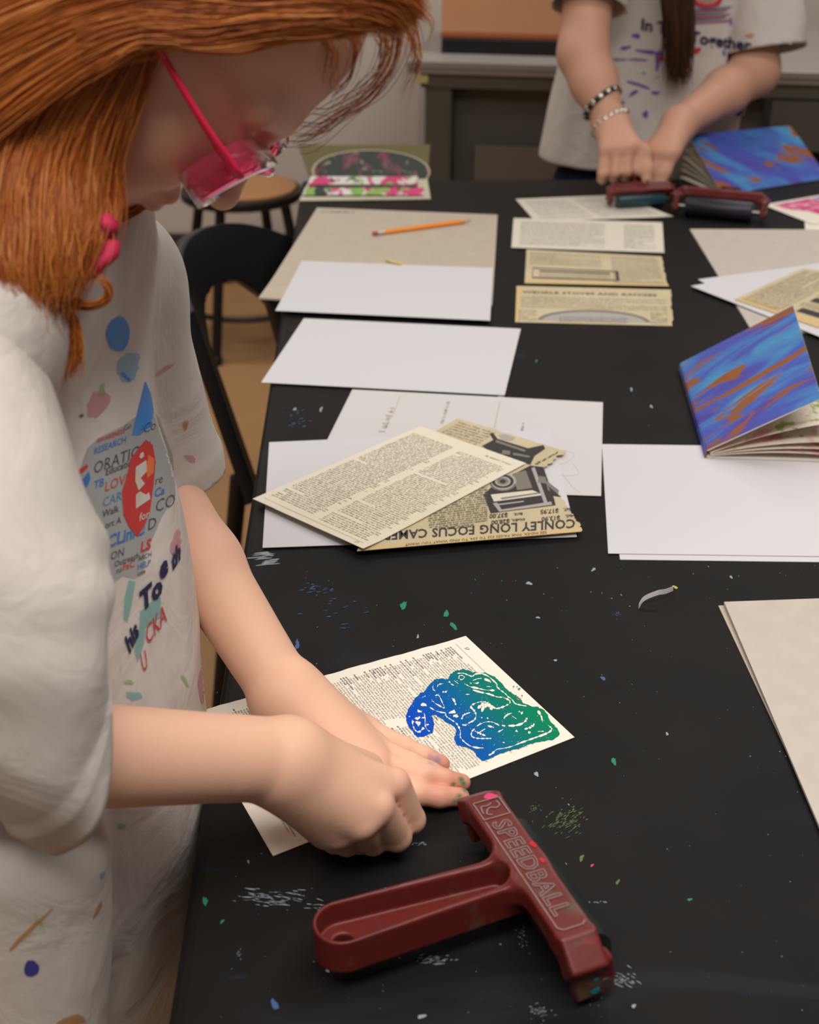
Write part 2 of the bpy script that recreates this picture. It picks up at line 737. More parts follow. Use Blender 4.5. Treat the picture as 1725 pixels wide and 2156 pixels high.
# apron and legs
b = MB()
for s, ln, dr, pr in ((-WID / 2 + .03, 2.1, ed, ew), (WID / 2 - .03, 2.1, ed, ew)):
    q = cc + pr * s
    b.box((q[0], q[1], ZT - .038 - .05), (.022, ln, .1), M_tedge, ax=[pr, dr, (0, 0, 1)])
for s in (-1.05, 1.05):
    q = cc + ed * s
    b.box((q[0], q[1], ZT - .038 - .05), (.022, WID - .1, .1), M_tedge, ax=[ed, ew, (0, 0, 1)])
b.build('apron', table, bevel=.002)
for sx, sy in ((-1, -1), (1, -1), (-1, 1), (1, 1), (-1, .12), (1, .12)):
    q = cc + ew * sx * (WID / 2 - .035) + ed * sy * (1.1 - .06)
    b = MB()
    b.box((q[0], q[1], (ZT - .038) / 2), (.06, .06, ZT - .038), M_tedge, ax=[ew, ed, (0, 0, 1)])
    b.build('leg', table, bevel=.003)


def flat_faces(vs, fs):
    """turn every face of a flat-lying set upwards"""
    out = []
    vs = np.asarray(vs)
    for f in fs:
        p = vs[list(f)]
        a = 0
        for i in range(len(f)):
            q, r = p[i], p[(i + 1) % len(f)]
            a += q[0] * r[1] - q[1] * r[0]
        out.append(tuple(f) if a > 0 else tuple(reversed(f)))
    return out


# dried paint marks that have a shape of their own (part of the top's surface)
def marks_on_table():
    b = MB()
    R = random.Random(3)

    def mark(pts, m):
        V = [T(x, y, .00025) for x, y in pts]
        b.add(V, flat_faces(V, [tuple(range(len(V)))]), m)

    def scrape(x, y, w, h, ang, m, n, seed):
        R = random.Random(seed)
        n = int(n * 1.8)
        for i in range(n):
            cx, cy = x + R.gauss(0, w / 3), y + R.gauss(0, h / 3)
            L = R.uniform(.04, .22) * w
            mark(blob(cx, cy, L / 2, R.uniform(.4, .9), 8, .5, seed * 50 + i, ang + R.uniform(-.2, .2)), m)
    for i in range(9):                       # white scrape by the table edge
        mark(blob(560 + R.uniform(-14, 14), 1164 + i * 3, R.uniform(12, 24), 1.6, 12, .4, i, -.1), M_paintw)
    scrape(660, 1240, 60, 16, -.15, M_paintb, 12, 1)
    scrape(700, 1290, 90, 50, -.15, M_paintb, 8, 2)
    scrape(560, 1890, 110, 26, .12, M_paintw, 34, 3)
    scrape(690, 1905, 70, 16, .1, M_paintw, 14, 4)
    scrape(910, 2022, 60, 14, -.2, M_paintw, 26, 5)
    scrape(1245, 2080, 22, 60, 1.5, M_paintw, 30, 6)
    scrape(1300, 2062, 70, 30, .45, M_paintw, 26, 7)
    scrape(1140, 2130, 40, 22, -.3, M_paintw, 18, 8)
    scrape(920, 1851, 36, 8, .05, M_paintw, 16, 9)
    scrape(1195, 1725, 60, 46, -.6, M_painto, 46, 10)
    scrape(1125, 1700, 16, 26, 1.1, M_painto, 16, 11)
    scrape(1300, 1292, 12, 14, 1.3, M_paintb, 14, 12)
    scrape(884, 1776, 26, 5, -.4, M_paintw, 10, 13)
    scrape(1260, 1899, 40, 3, 0, M_paintw, 6, 14)
    scrape(720, 1640, 30, 10, .3, M_paintw, 0, 15)
    scrape(622, 884, 50, 40, -.2, M_paintb, 9, 16)
    scrape(1100, 1975, 14, 40, 1.5, M_paintw, 14, 17)
    scrape(505, 2010, 12, 20, -.8, M_paintw, 8, 18)
    for x, y, r, m, s in ((626, 1357, 9, M_paintb, 1), (621, 861, 4, M_paintw, 2), (676, 862, 5, M_paintw, 3), (1114, 1228, 6, M_paintw, 4),
                          (850, 1275, 10, M_paintg, 5), (940, 1292, 8, M_paintg, 6), (955, 1318, 9, M_paintg, 7), (1133, 1300, 4, M_paintw, 8),
                          (1250, 1199, 5, M_paintw, 9), (1293, 1603, 8, M_paintg, 10), (1225, 1806, 7, M_painto, 11), (1247, 1822, 4, M_paintpk, 12),
                          (1301, 1857, 6, M_painto, 13), (1453, 1894, 5, M_paintg, 14), (432, 1897, 9, M_paintg, 15), (468, 1940, 5, M_paintg, 16),
                          (578, 2115, 12, M_paintb, 17), (888, 2140, 8, M_paintw, 18), (1335, 2118, 6, M_paintw, 19), (1270, 1428, 6, M_paintb, 20),
                          (1422, 1236, 5, M_painty, 21), (1372, 856, 4, M_paintw, 22), (1170, 1390, 4, M_paintw, 23), (1405, 1545, 4, M_paintw, 24),
                          (880, 1340, 4, M_paintw, 25), (1130, 1630, 6, M_paintw, 26), (690, 2042, 6, M_paintw, 27), (523, 1814, 4, M_paintw, 28),
                          (1540, 1215, 4, M_paintw, 29), (1330, 820, 4, M_paintw, 30), (1130, 760, 3, M_paintg, 31), (1055, 835, 7, M_white, 32)):
        mark(blob(x, y, r, r * .55, 14, .35, s, R.uniform(0, 3)), m)
    for i in range(200):
        x, y = R.uniform(430, 1720), 1190 + 960 * R.random() ** 1.2
        r = R.uniform(.5, 1.3)
        mark(blob(x, y, r * R.uniform(1, 2), r * .7, 7, .3, i, R.uniform(0, 3)), R.choice((M_paintw, M_paintw, M_paintw, M_paintb, M_paintg)))
    o = b.build('paint_mark', table)
    o['kind'] = 'stuff'


marks_on_table()


# ------------------------------------------------------------------ papers
def paper(name, label, cat, c4, z, m, group=None, hf=None, nu=20, nv=20, torn='', tear=.012, inks=(), pxinks=(), solid=.00035, edge=None, seed=1):
    """c4: photo corners of the sheet in order (u=0,v=0) (1,0) (1,1) (0,1); it lies at height z over the table"""
    C4 = [np.array(c) if len(c) == 3 else T(c[0], c[1], z) for c in c4]
    R = random.Random(seed)

    def P(u, v, dz=0):
        p = (C4[0] * (1 - u) + C4[1] * u) * (1 - v) + (C4[3] * (1 - u) + C4[2] * u) * v
        p = p.copy()
        p[2] = C4[0][2] * (1 - u) * (1 - v) + C4[1][2] * u * (1 - v) + C4[2][2] * u * v + C4[3][2] * (1 - u) * v
        p[2] += dz + (hf(u, v) if hf else 0)
        return p
    prof = {}
    for side in 'LRTB':
        a, pr = 0, []
        for i in range(max(nu, nv) + 1):
            a = .6 * a + R.uniform(-1, 1)
            pr.append(tear * (.6 + .5 * a) if side in torn else 0)
        prof[side] = pr
    b = MB()
    vs = []
    for j in range(nv + 1):
        for i in range(nu + 1):
            u, v = i / nu, j / nv
            l, r, t, bo = prof['L'][j], prof['R'][j], prof['T'][i], prof['B'][i]
            vs.append(P(l + u * (1 - l - r), t + v * (1 - t - bo)))
    fs = [(j * (nu + 1) + i, j * (nu + 1) + i + 1, (j + 1) * (nu + 1) + i + 1, (j + 1) * (nu + 1) + i) for j in range(nv) for i in range(nu)]
    fs = flat_faces(vs, fs)
    if edge:
        side, cnt, em = edge
        f2 = []
        f1 = []
        for q, f in enumerate(fs):
            j, i = divmod(q, nu)
            d = {'L': i, 'R': nu - 1 - i, 'T': j, 'B': nv - 1 - j}[side]
            (f2 if d < cnt else f1).append(f)
        b.add(vs, f1, m)
        b.add(vs, f2, em)
    else:
        b.add(vs, fs, m)
    for k, it in enumerate(inks):
        V = [P(u, v, .00012 + .00002 * k) for u, v in it[0]]
        b.add(V, flat_faces(V, it[1]), it[2])
    for k, it in enumerate(pxinks):
        V = [T(x, y, z + .00015 + .000012 * k) for x, y in it[0]]
        b.add(V, flat_faces(V, it[1]), it[2])
    o = b.build(name, solid=solid)
    tag(o, label, cat, group)
    return o


def place_text(s, org, ux, uy, size, bold=0, shear=0, track=1.0):
    """lettering in any 2D frame: org + x*ux*size + y*uy*size"""
    v, f = text_geo(s, bold, shear, track)
    org, ux, uy = np.array(org, float), np.array(ux, float), np.array(uy, float)
    return np.array([org + ux * p[0] * size + uy * p[1] * size for p in v]).reshape(-1, 2), f


def rects(lst):
    vs, fs = [], []
    for (a, b_, c, d) in lst:
        o = len(vs)
        vs += [(a, b_), (c, b_), (c, d), (a, d)]
        fs.append((o, o + 1, o + 2, o + 3))
    return np.array(vs), fs


# chipboard at the far left with the pencil on it
brd = [(668, 437), (1048, 452), (1037, 641), (545, 632)]
scr = []
R_ = random.Random(4)
xx = .035
while xx < .21:
    scr.append((stroke([(xx, .055), (xx + .006, .03 + R_.uniform(-.01, .01)), (xx + .009, .06), (xx + .014, .035)], .0022, int(xx * 1e4)), M_inkg))
    xx += .012 + (0.012 if R_.random() < .2 else 0)
paper('chipboard_sheet', 'grey chipboard sheet under the orange pencil at the far left table edge', 'board', brd, .003, M_board,
      inks=[(s[0], s[1], m) for s, m in scr], solid=.0025, nu=12, nv=12, hf=lambda u, v: .006 * max(0, v - .8) * max(0, .3 - u) * 10)
paper('white_paper', 'blank white sheet overlapping the lower edge of the grey chipboard with the pencil', 'paper',
      [(635, 549), (1039, 564), (1032, 678), (580, 657)], .0045, M_white, 'blank white printing sheets', nu=8, nv=8, hf=lambda u, v: .002 * v * v)
paper('white_paper', 'blank white sheet alone between the chipboard and the sheet with faint lines', 'paper',
      [(640, 670), (1097, 692), (1063, 832), (550, 805)], .0024, M_white, 'blank white printing sheets', nu=8, nv=8)
fold = [rects([(.20, .05, .2025, .30)]), rects([(.596, .06, .599, .36)])]


def turned(n, seed, u0, v0, du, dv, cpl):
    v, f = fake_lines(0, 0, 1, 1, n, seed, cpl=cpl, fill=1)
    return np.array([(u0 + du * y, v0 - dv * x) for x, y in v]), f


pt = turned(1, 31, .165, .46, .040, .30, 7)
pt2 = turned(1, 32, .385, .34, .022, .28, 20)
pt3 = turned(1, 33, .690, .42, .020, .14, 8)
sk = [stroke(smooth_line([(.80, .68), (.84, .58), (.90, .60), (.87, .70), (.80, .74), (.85, .82), (.92, .80), (.90, .70)]), .0022, 5),
      stroke(smooth_line([(.82, .88), (.86, .80), (.90, .92), (.93, .98)]), .0022, 6)]
paper('lined_white_paper', 'white sheet with faint ruled lines and a light pencil sketch under the newspaper clippings', 'paper',
      [(742, 820), (1270, 847), (1266, 1044), (640, 1024)], .0012, M_white2, nu=8, nv=8,
      inks=[(f[0], f[1], M_inkl) for f in fold] + [(pt[0], pt[1], M_inkl), (pt2[0], pt2[1], M_inkl), (pt3[0], pt3[1], M_inkl)] + [(s[0], s[1], M_pencilline) for s in sk])
paper('white_paper', 'blank white sheet under the dictionary page near the left table edge', 'paper',
      [(567, 931), (1160, 905), (1215, 1130), (553, 1153)], .002, M_white, 'blank white printing sheets', nu=8, nv=8)

# stack of white sheets at the right
for k, (c, lab) in enumerate((([(1275, 936), (1800, 945), (1800, 1184), (1306, 1178)], 'bottom white sheet of the pair under the near blue booklet, lower corner peeking out'),
                              ([(1268, 935), (1800, 942), (1800, 1172), (1281, 1165)], 'top white sheet of the pair under the near blue booklet'))):
    paper('white_paper', lab, 'paper', c, .0006 + .0008 * k, M_white, 'blank white printing sheets', nu=6, nv=6)

# strips of old print in the middle of the table
paper('torn_dictionary_page', 'pale dictionary page lying under the far brayer being rolled', 'paper',
      [(1086, 419), (1300, 410), (1418, 456), (1127, 466)], .0006, M_dictw, 'strips of old print', nu=14, nv=14, hf=lambda u, v: .004 * max(0, u - .85),
      inks=[fake_lines(.06, .08, .46, .92, 26, 41) + (M_inkl,), fake_lines(.50, .08, .95, .92, 26, 42) + (M_inkl,)])
paper('torn_dictionary_page', 'pale strip of dictionary print, farthest of the three stacked strips', 'paper',
      [(1082, 459), (1395, 468), (1399, 532), (1077, 521)], .0022, M_dictw, 'strips of old print', nu=14, nv=8,
      inks=[fake_lines(.05, .1, .62, .9, 18, 43, cpl=90) + (M_inkg,), fake_lines(.74, .1, .95, .9, 18, 44, cpl=34) + (M_inkg,)])
cat1 = [fake_lines(.03, .06, .55, .45, 11, 45, cpl=80) + (M_inkg,), fake_lines(.62, .06, .97, .95, 26, 46, cpl=60) + (M_inkg,),
        rects([(.05, .55, .66, .58), (.05, .58, .055, .86), (.64, .58, .66, .86), (.05, .82, .66, .86), (.1, .62, .6, .66)]) + (M_ink,),
        fake_lines(.1, .68, .6, .8, 4, 47, cpl=70) + (M_inkg,)]
paper('yellowed_catalogue_strip', 'yellowed catalogue strip with a torn right edge, middle of the three stacked strips', 'paper',
      [(1109, 525), (1394, 540), (1411, 606), (1105, 596)], .0014, M_news, 'strips of old print', nu=30, nv=20, torn='R', tear=.012, inks=cat1, edge=('B', 2, M_newsedge), hf=lambda u, v: .004 * max(0, v - .8) * u * 3)
st = place_text('WEHRLE STOVES AND RANGES', (.04, .205), (.72, 0), (0, -1.05), .082, .025, 0, 1.05)
ell = [(.50 + .36 * math.cos(a), .95 + .32 * math.sin(a)) for a in np.linspace(math.pi * 1.02, math.pi * 1.98, 30)]
ell2 = [(.50 + .33 * math.cos(a), .96 + .27 * math.sin(a)) for a in np.linspace(math.pi * 1.02, math.pi * 1.98, 30)]
paper('yellowed_catalogue_strip', 'yellowed catalogue strip headed in bold capitals about stoves, nearest of the three stacked strips', 'paper',
      [(1088, 602), (1414, 610), (1418, 686), (1085, 678)], .0007, M_news, 'strips of old print', nu=36, nv=20, torn='R', tear=.012, seed=9, edge=('L', 1, M_newsedge),
      inks=[(st[0], st[1], M_ink), fake_lines(.03, .28, .97, .62, 7, 48, cpl=120) + (M_inkg,), poly_fan(ell) + (M_inkg,), poly_fan(ell2) + (M_inkl,),
            fake_lines(.28, .82, .72, .97, 5, 49, cpl=60, fill=1) + (M_ink,), fake_lines(.02, .66, .14, .97, 7, 50, cpl=18) + (M_inkg,), fake_lines(.86, .66, .97, .97, 7, 51, cpl=18) + (M_inkg,)])

# ---- catalogue pages beside the dictionary page
def PX(fn, pts):
    return [fn(*p) for p in pts]


Z4 = lambda x, y: (500 + x / 2.15625, 800 + y / 2.156)          # a close-up of the photograph
cam1 = [poly_fan(PX(Z4, [(1010, 240), (1040, 205), (1160, 300), (1150, 330)])) + (M_inkl,)]
upper = [(965, 880), (1198, 950), (1130, 1000), (880, 930)]
cat_u = [fake_lines(.05, .08, .40, .9, 10, 60, cpl=26) + (M_inkg,)]
camp = [  # folding camera engraving, upper page
    (PX(Z4, [(1110, 300), (1175, 265), (1320, 310), (1390, 295), (1398, 312), (1350, 345), (1330, 385), (1180, 345)]), M_ink),
    (PX(Z4, [(1145, 245), (1160, 238), (1195, 285), (1180, 300)]), M_ink),
    (PX(Z4, [(1185, 250), (1215, 245), (1260, 262), (1250, 275), (1205, 275)]), M_inkl),
    (PX(Z4, [(1205, 318), (1240, 322), (1238, 340), (1200, 335)]), M_inkg),
    (PX(Z4, [(1175, 272), (1310, 318), (1305, 326), (1172, 282)]), M_inkg),
    (PX(Z4, [(1255, 330), (1330, 345), (1325, 352), (1250, 340)]), M_inkg)]
_v, _f = fake_lines(0, 0, 1, 1, 1, 34, cpl=12, fill=1)
ucap = (np.array([(Z4(1462 - 110 * x - 10 * y, 312 + 60 * x + 26 * y)) for x, y in _v]), _f)
paper('catalogue_page', 'torn yellowed catalogue page with a folding camera engraving, partly under the dictionary page', 'paper', upper, .0048, M_news, 'catalogue pages',
      nu=40, nv=30, torn='TR', tear=.028, inks=cat_u, edge=('B', 3, M_newsedge), seed=12,
      pxinks=[poly_fan(p) + (m,) for p, m in camp] + [(ucap[0], ucap[1], M_ink)])
lower = [(1135, 978), (1234, 1118), (752, 1160), (820, 1010)]
L = []
cdx = np.array([-1, .118])
cdy = np.array([-.03, 1.0])
tx = place_text('CONLEY LONG FOCUS CAMERAS', (1212, 1093), (-1.07, .070), (-.02, 1.0), 26, .026, 0, 1.05)
L.append((tx[0], tx[1], M_ink))
tx = place_text('SEE INDEX, PINK PAGES 525 TO 534, TO FIND WHAT YOU WANT', (1152, 1118), (-1.13, .100), (0, .8), 9.0, .004)
L.append((tx[0], tx[1], M_ink))
tx = place_text('SPECIFICATIONS', (998, 1103), (-1, .09), (0, .9), 10, .02)
L.append((tx[0], tx[1], M_ink))
for s, x, y, sz in (('4x5,', 1207, 1083, 10), ('$13.90', 1180, 1086, 15), ('5x7,', 1203, 1069, 10), ('$17.95', 1177, 1071, 15), ('6½x8½,', 1106, 1091, 9), ('$28.00', 1074, 1093, 15), ('8x10,', 1101, 1079, 9), ('$37.00', 1070, 1080, 15)):
    tx = place_text(s, (x, y), (-.95, .07), (-.02, .82), sz, .03)
    L.append((tx[0], tx[1], M_ink))
eng = [([(1118, 520), (1150, 605), (1445, 568), (1440, 545), (1390, 395), (1330, 388), (1250, 430), (1160, 480)], M_ink),
       ([(1150, 520), (1165, 552), (1390, 522), (1340, 500)], M_dictw), ([(1160, 560), (1190, 598), (1430, 566), (1425, 552), (1200, 588), (1180, 556)], M_inkl),
       ([(1250, 425), (1310, 410), (1340, 490), (1270, 500)], M_inkg), ([(1335, 400), (1350, 395), (1410, 560), (1395, 565)], M_inkl),
       ([(1370, 435), (1400, 440), (1405, 470), (1365, 465)], M_inkg), ([(1400, 455), (1460, 500), (1455, 520), (1410, 500)], M_inkg),
       ([(1410, 480), (1470, 530), (1430, 525)], M_ink), ([(1195, 535), (1370, 510), (1372, 516), (1200, 542)], M_inkg), ([(1165, 565), (1300, 548), (1302, 553), (1168, 571)], M_inkl)]
L += [poly_fan(PX(Z4, p)) + (m,) for p, m in eng]
L.append(poly_fan([Z4(*q) for q in [(1205 + 62 * math.cos(a), 462 + 42 * math.sin(a)) for a in np.linspace(0, 6.28, 24)[:-1]]]) + (M_inkl,))
for rr, mm in ((50, M_ink), (36, M_inkl), (26, M_inkg), (14, M_ink)):
    L.append(poly_fan([Z4(*q) for q in [(1205 + rr * math.cos(a), 460 + rr * .62 * math.sin(a)) for a in np.linspace(0, 6.28, 24)[:-1]]]) + (mm,))
tick = []
for a in np.linspace(.3, 3.6, 22):
    tick.append(poly_fan([Z4(1205 + 56 * math.cos(a) + dx, 462 + 38 * math.sin(a) + dy) for dx, dy in ((-2, -2), (3, -2), (3, 3), (-2, 3))]) + (M_ink,))
L += tick
fl, ff = fake_lines(0, 0, 1, 1, 17, 71, cpl=40)
smallp = [(Z4(1135 - 270 * u - 75 * v * 0, 470 + 170 * v + 32 * u)) for u, v in fl]
L.append((np.array(smallp), ff, M_inkg))
paper('catalogue_page', 'torn yellowed catalogue page headed in bold upside-down capitals, under the dictionary page', 'paper', lower, .0062, M_news, 'catalogue pages',
      nu=60, nv=24, torn='T', tear=.020, pxinks=L, edge=('R', 3, M_newsedge), seed=21)
cols = [fake_lines(.055, .09, .49, .945, 58, 80, indent=.08, cpl=44), fake_lines(.525, .075, .955, .93, 58, 81, indent=.08, cpl=44)]
heads = rects([(.05, .965, .95, .967)])
mk = [place_text('12', (.07, .985), (.033, 0), (0, -.022), 1), fake_lines(.06, .045, .30, .062, 1, 35, cpl=18, fill=1)]
paper('dictionary_page', 'cream dictionary page printed in two columns lying over the torn catalogue pages', 'paper',
      [(1108, 975), (885, 897), (532, 1050), (765, 1158)], .0078, M_cream, nu=22, nv=30, torn='', inks=[(v, f, M_inkd) for v, f in cols] + [(heads[0], heads[1], M_inkl)] + [(m[0], m[1], M_inkg) for m in mk],
      hf=lambda u, v: .004 * max(0, u - .75) * 4 * (1 - u) + .003 * max(0, v - .9) * 10 * (1 - u) * 0.5)

# ---- the printed dictionary page under her hands
pg = [(980, 1338), (1210, 1552), (575, 1802), (400, 1501)]
ZP = .0006
inkp = []
Rw = random.Random(12)
words = ['an·ti·de·pres·sant', 'an·ti·dote', 'an·ti·dot·al', 'An·tie·tam', 'Usage', 'an·ti·freeze', 'an·ti·gen', 'Antilles', 'an·ti·lock', 'an·ti·log·a·rithm', 'an·ti·war', 'an·ti·viv·i·sec·tion·ist', 'an·ti-Zi·on·ist']
body = ('any drug used to treat a state of low mood  a remedy against the effects of poison  of or acting as an antidote  a creek of N central Maryland that enters the Potomac  a substance with a low '
        'freezing point added to a liquid  a substance that makes the body form antibodies  may be followed by as well as  the number for which a given logarithm stands  the islands of the '
        'West Indies except the Bahamas  of or being a vehicle braking system in which wheel speed is electronically adjusted to prevent skidding  an elementary particle  a metallic element ').split()
lines = []
wi, bi_ = 0, 0
for c in range(2):
    x0, x1 = ((.06, .485), (.52, .945))[c]
    y = .085
    first = True
    while y < .93:
        if Rw.random() < .36 or first:
            tw = words[wi % len(words)]
            wi += 1
            v, f = place_text(tw, (x0, y), (.0178, 0), (0, -.0109), 1, .010)
            lines.append((v, f, M_ink))
            xs = x0 + .0178 * .5 * len(tw) * 1.1
            first = False
        else:
            xs = x0 + .022
        t = ''
        while len(t) < (x1 - xs) / .0071:
            t += body[bi_ % len(body)] + ' '
            bi_ += 1
        if Rw.random() < .12:
            t = t[:len(t) // 2]
        if t.strip():
            v, f = place_text(t.strip(), (xs, y), (.0162, 0), (0, -.0104), 1, -.008, .12 if Rw.random() < .3 else 0)
            if len(v):
                mx_ = v[:, 0].max()
                if mx_ > x1:
                    v = v.copy()
                    v[:, 0] = xs + (v[:, 0] - xs) * (x1 - xs) / (mx_ - xs)
                lines.append((v, f, M_inkd))
        y += .0096
v, f = place_text('37', (.10, .044), (.028, 0), (0, -.018), 1)
lines.append((v, f, M_ink))
v, f = place_text('antic', (.58, .046), (.030, 0), (0, -.019), 1, .03)
lines.append((v, f, M_ink))
lines.append(rects([(.05, .056, .95, .0573)]) + (M_inkg,))
Z7 = lambda x, y: (820 + x / 4.107, 1360 + y / 4.107)
outline = [(520, 255), (560, 222), (620, 203), (665, 205), (720, 225), (790, 228), (850, 238), (910, 265), (960, 315), (1000, 360), (1050, 400), (1100, 445), (1160, 490), (1240, 520), (1300, 535), (1370, 590),
           (1390, 650), (1440, 700), (1470, 760), (1440, 800), (1380, 812), (1300, 830), (1220, 850), (1130, 880), (1050, 905), (960, 930), (900, 960), (840, 985), (795, 985), (750, 940), (735, 915), (680, 880), (620, 868),
           (580, 845), (560, 800), (575, 760), (570, 715), (540, 680), (500, 665), (470, 640), (430, 610), (385, 590), (370, 605), (385, 650), (385, 700), (375, 745), (340, 765), (300, 780), (255, 788), (220, 770), (200, 730),
           (165, 690), (145, 640), (150, 590), (165, 540), (190, 500), (225, 450), (270, 410), (310, 385), (335, 350), (365, 320), (400, 290), (450, 280), (500, 285)]
Ro = random.Random(2)
ol = []
sm = smooth_line([Z7(*p) for p in outline] + [Z7(*outline[0])], 4)[:-1]
for p in sm:
    ol.append((p[0] + Ro.uniform(-1.3, 1.3), p[1] + Ro.uniform(-1.3, 1.3)))
M_print = mat('printed_ink_blue_green', (10, 100, 150), .6, .12, bump=(260, .15))
nt = M_print.node_tree
g = nt.nodes.new('ShaderNodeNewGeometry')
sp = nt.nodes.new('ShaderNodeVectorMath')
sp.operation = 'DOT_PRODUCT'
pa, pb = T(*Z7(180, 700)), T(*Z7(1250, 420))
dv = (pb - pa) / np.dot(pb - pa, pb - pa)
sp.inputs[1].default_value = dv.tolist()
ad = nt.nodes.new('ShaderNodeMath')
ad.operation = 'SUBTRACT'
ad.inputs[1].default_value = float(np.dot(pa, dv))
cr = nt.nodes.new('ShaderNodeValToRGB')
for i, (p_, c_) in enumerate(((.05, (0, 72, 186)), (.38, (0, 90, 160)), (.62, (0, 112, 112)), (.95, (0, 128, 80)))):
    e = cr.color_ramp.elements[i] if i < 2 else cr.color_ramp.elements.new(p_)
    e.position = p_
    e.color = lin(c_)
nt.links.new(g.outputs['Position'], sp.inputs[0])
nt.links.new(sp.outputs['Value'], ad.inputs[0])
nt.links.new(ad.outputs[0], cr.inputs['Fac'])
nt.links.new(cr.outputs['Color'], nt.nodes['Principled BSDF'].inputs['Base Color'])
pxp = [poly_fan(ol) + (M_print,)]
cuts = [([(590, 237), (640, 236), (690, 255), (720, 262), (745, 243), (800, 240), (855, 262), (900, 300), (930, 330), (930, 350), (960, 380), (1000, 410), (1020, 430)], 9),
        ([(600, 268), (612, 255), (640, 258), (648, 275), (630, 290), (605, 285), (600, 268)], 7),
        ([(515, 305), (540, 332), (560, 340)], 8), ([(560, 298), (598, 328)], 5),
        ([(648, 325), (700, 352), (760, 365), (830, 380), (910, 385)], 13), ([(722, 380), (790, 400), (860, 415), (930, 440), (980, 445), (1030, 465), (1045, 490), (1010, 515), (960, 535), (920, 540), (880, 515)], 11),
        ([(1020, 435), (1060, 460), (1085, 495), (1130, 510), (1190, 520)], 9), ([(870, 500), (830, 485), (780, 485), (735, 500), (705, 525), (735, 560), (750, 600), (735, 640), (690, 665), (660, 685), (630, 680)], 13),
        ([(625, 635), (640, 600), (670, 585), (700, 575)], 11), ([(415, 355), (425, 335), (465, 325)], 9), ([(375, 345), (380, 375), (400, 390)], 7), ([(395, 430), (425, 425), (450, 470), (475, 535), (430, 515), (390, 490), (365, 462)], 8),
        ([(350, 530), (400, 560), (455, 575), (485, 580), (490, 605), (530, 635), (575, 665), (600, 700), (615, 740), (615, 790), (650, 830), (700, 865), (760, 880), (815, 882)], 10),
        ([(755, 695), (800, 668), (860, 655), (910, 665), (955, 690)], 9), ([(740, 715), (715, 740), (710, 775), (740, 795), (790, 800), (840, 800), (885, 800)], 10), ([(740, 735), (790, 760), (830, 775)], 12), ([(760, 760), (800, 735), (830, 715)], 10),
        ([(850, 690), (905, 705)], 11), ([(940, 745), (985, 720)], 14), ([(860, 945), (890, 930), (930, 895), (990, 885), (1060, 868), (1130, 840), (1200, 815), (1270, 790), (1340, 765), (1390, 740), (1405, 715), (1375, 685)], 13),
        ([(1030, 690), (1090, 688), (1150, 670), (1185, 640), (1185, 620)], 14), ([(990, 630), (1010, 600), (1060, 580)], 9), ([(1120, 565), (1155, 585)], 18), ([(1285, 560), (1315, 610), (1325, 660)], 15), ([(1170, 720), (1230, 700), (1255, 670)], 13),
        ([(1200, 750), (1225, 745)], 14), ([(1285, 740), (1340, 738)], 10), ([(200, 640), (205, 690), (230, 735), (265, 748)], 9), ([(300, 575), (310, 620), (310, 680), (325, 720), (350, 740)], 9),
        ([(660, 420), (695, 418)], 8), ([(285, 445), (315, 432)], 7), ([(505, 385), (480, 400), (460, 395)], 16), ([(540, 450), (560, 470), (575, 510)], 16), ([(765, 540), (800, 510), (830, 505), (875, 520), (885, 555)], 22), ([(800, 570), (815, 530), (850, 520)], 18),
        ([(720, 300), (760, 285), (800, 280)], 5), ([(820, 285), (860, 300), (880, 315)], 13), ([(730, 320), (770, 325)], 8), ([(840, 350), (885, 352)], 6), ([(1060, 605), (1100, 630)], 7)]
for i, (pts, w) in enumerate(cuts):
    s = stroke(smooth_line([Z7(*p) for p in pts], 4), w * .85 / 4.107, i, .5)
    pxp.append((s[0], s[1], M_cream2))
for i, (x, y, r) in enumerate(((295, 508, 22), (258, 565, 16), (245, 625, 18), (250, 670, 24), (290, 715, 14), (265, 740, 12), (545, 572, 24), (575, 605, 20), (300, 620, 14), (765, 318, 9), (705, 322, 7), (1010, 605, 12), (990, 690, 12), (800, 620, 7), (850, 625, 8),
                               (640, 600, 8), (1100, 735, 10), (1240, 690, 12), (990, 835, 8), (330, 680, 10), (175, 610, 6), (210, 655, 6))):
    pxp.append(poly_fan([Z7(*p) for p in blob(x, y, r, r * .75, 12, .5, 90 + i)]) + (M_cream2,))
for i in range(330):
    x, y = Ro.uniform(180, 1420), Ro.uniform(300, 900)
    r = Ro.uniform(.8, 2.6)
    # only inside the print
    inside = False
    for (ax_, ay_), (bx_, by_) in zip(outline, outline[1:] + outline[:1]):
        if (ay_ > y) != (by_ > y) and x < (bx_ - ax_) * (y - ay_) / (by_ - ay_) + ax_:
            inside = not inside
    if inside:
        pxp.append(poly_fan([Z7(*p) for p in blob(x, y, r, r, 6, .3, i)]) + (M_cream2,))
for x, y, r in ((1122, 370, 8), (1075, 350, 5), (1147, 428, 5), (1105, 790 - 440, 4)):
    pxp.append(poly_fan([Z7(*p) for p in blob(x, y, r * 1.4, r, 8, .4, int(x))]) + (M_paintg,))
# a few strokes share one lift each so that later ones stay on top without rising
merged = MB()


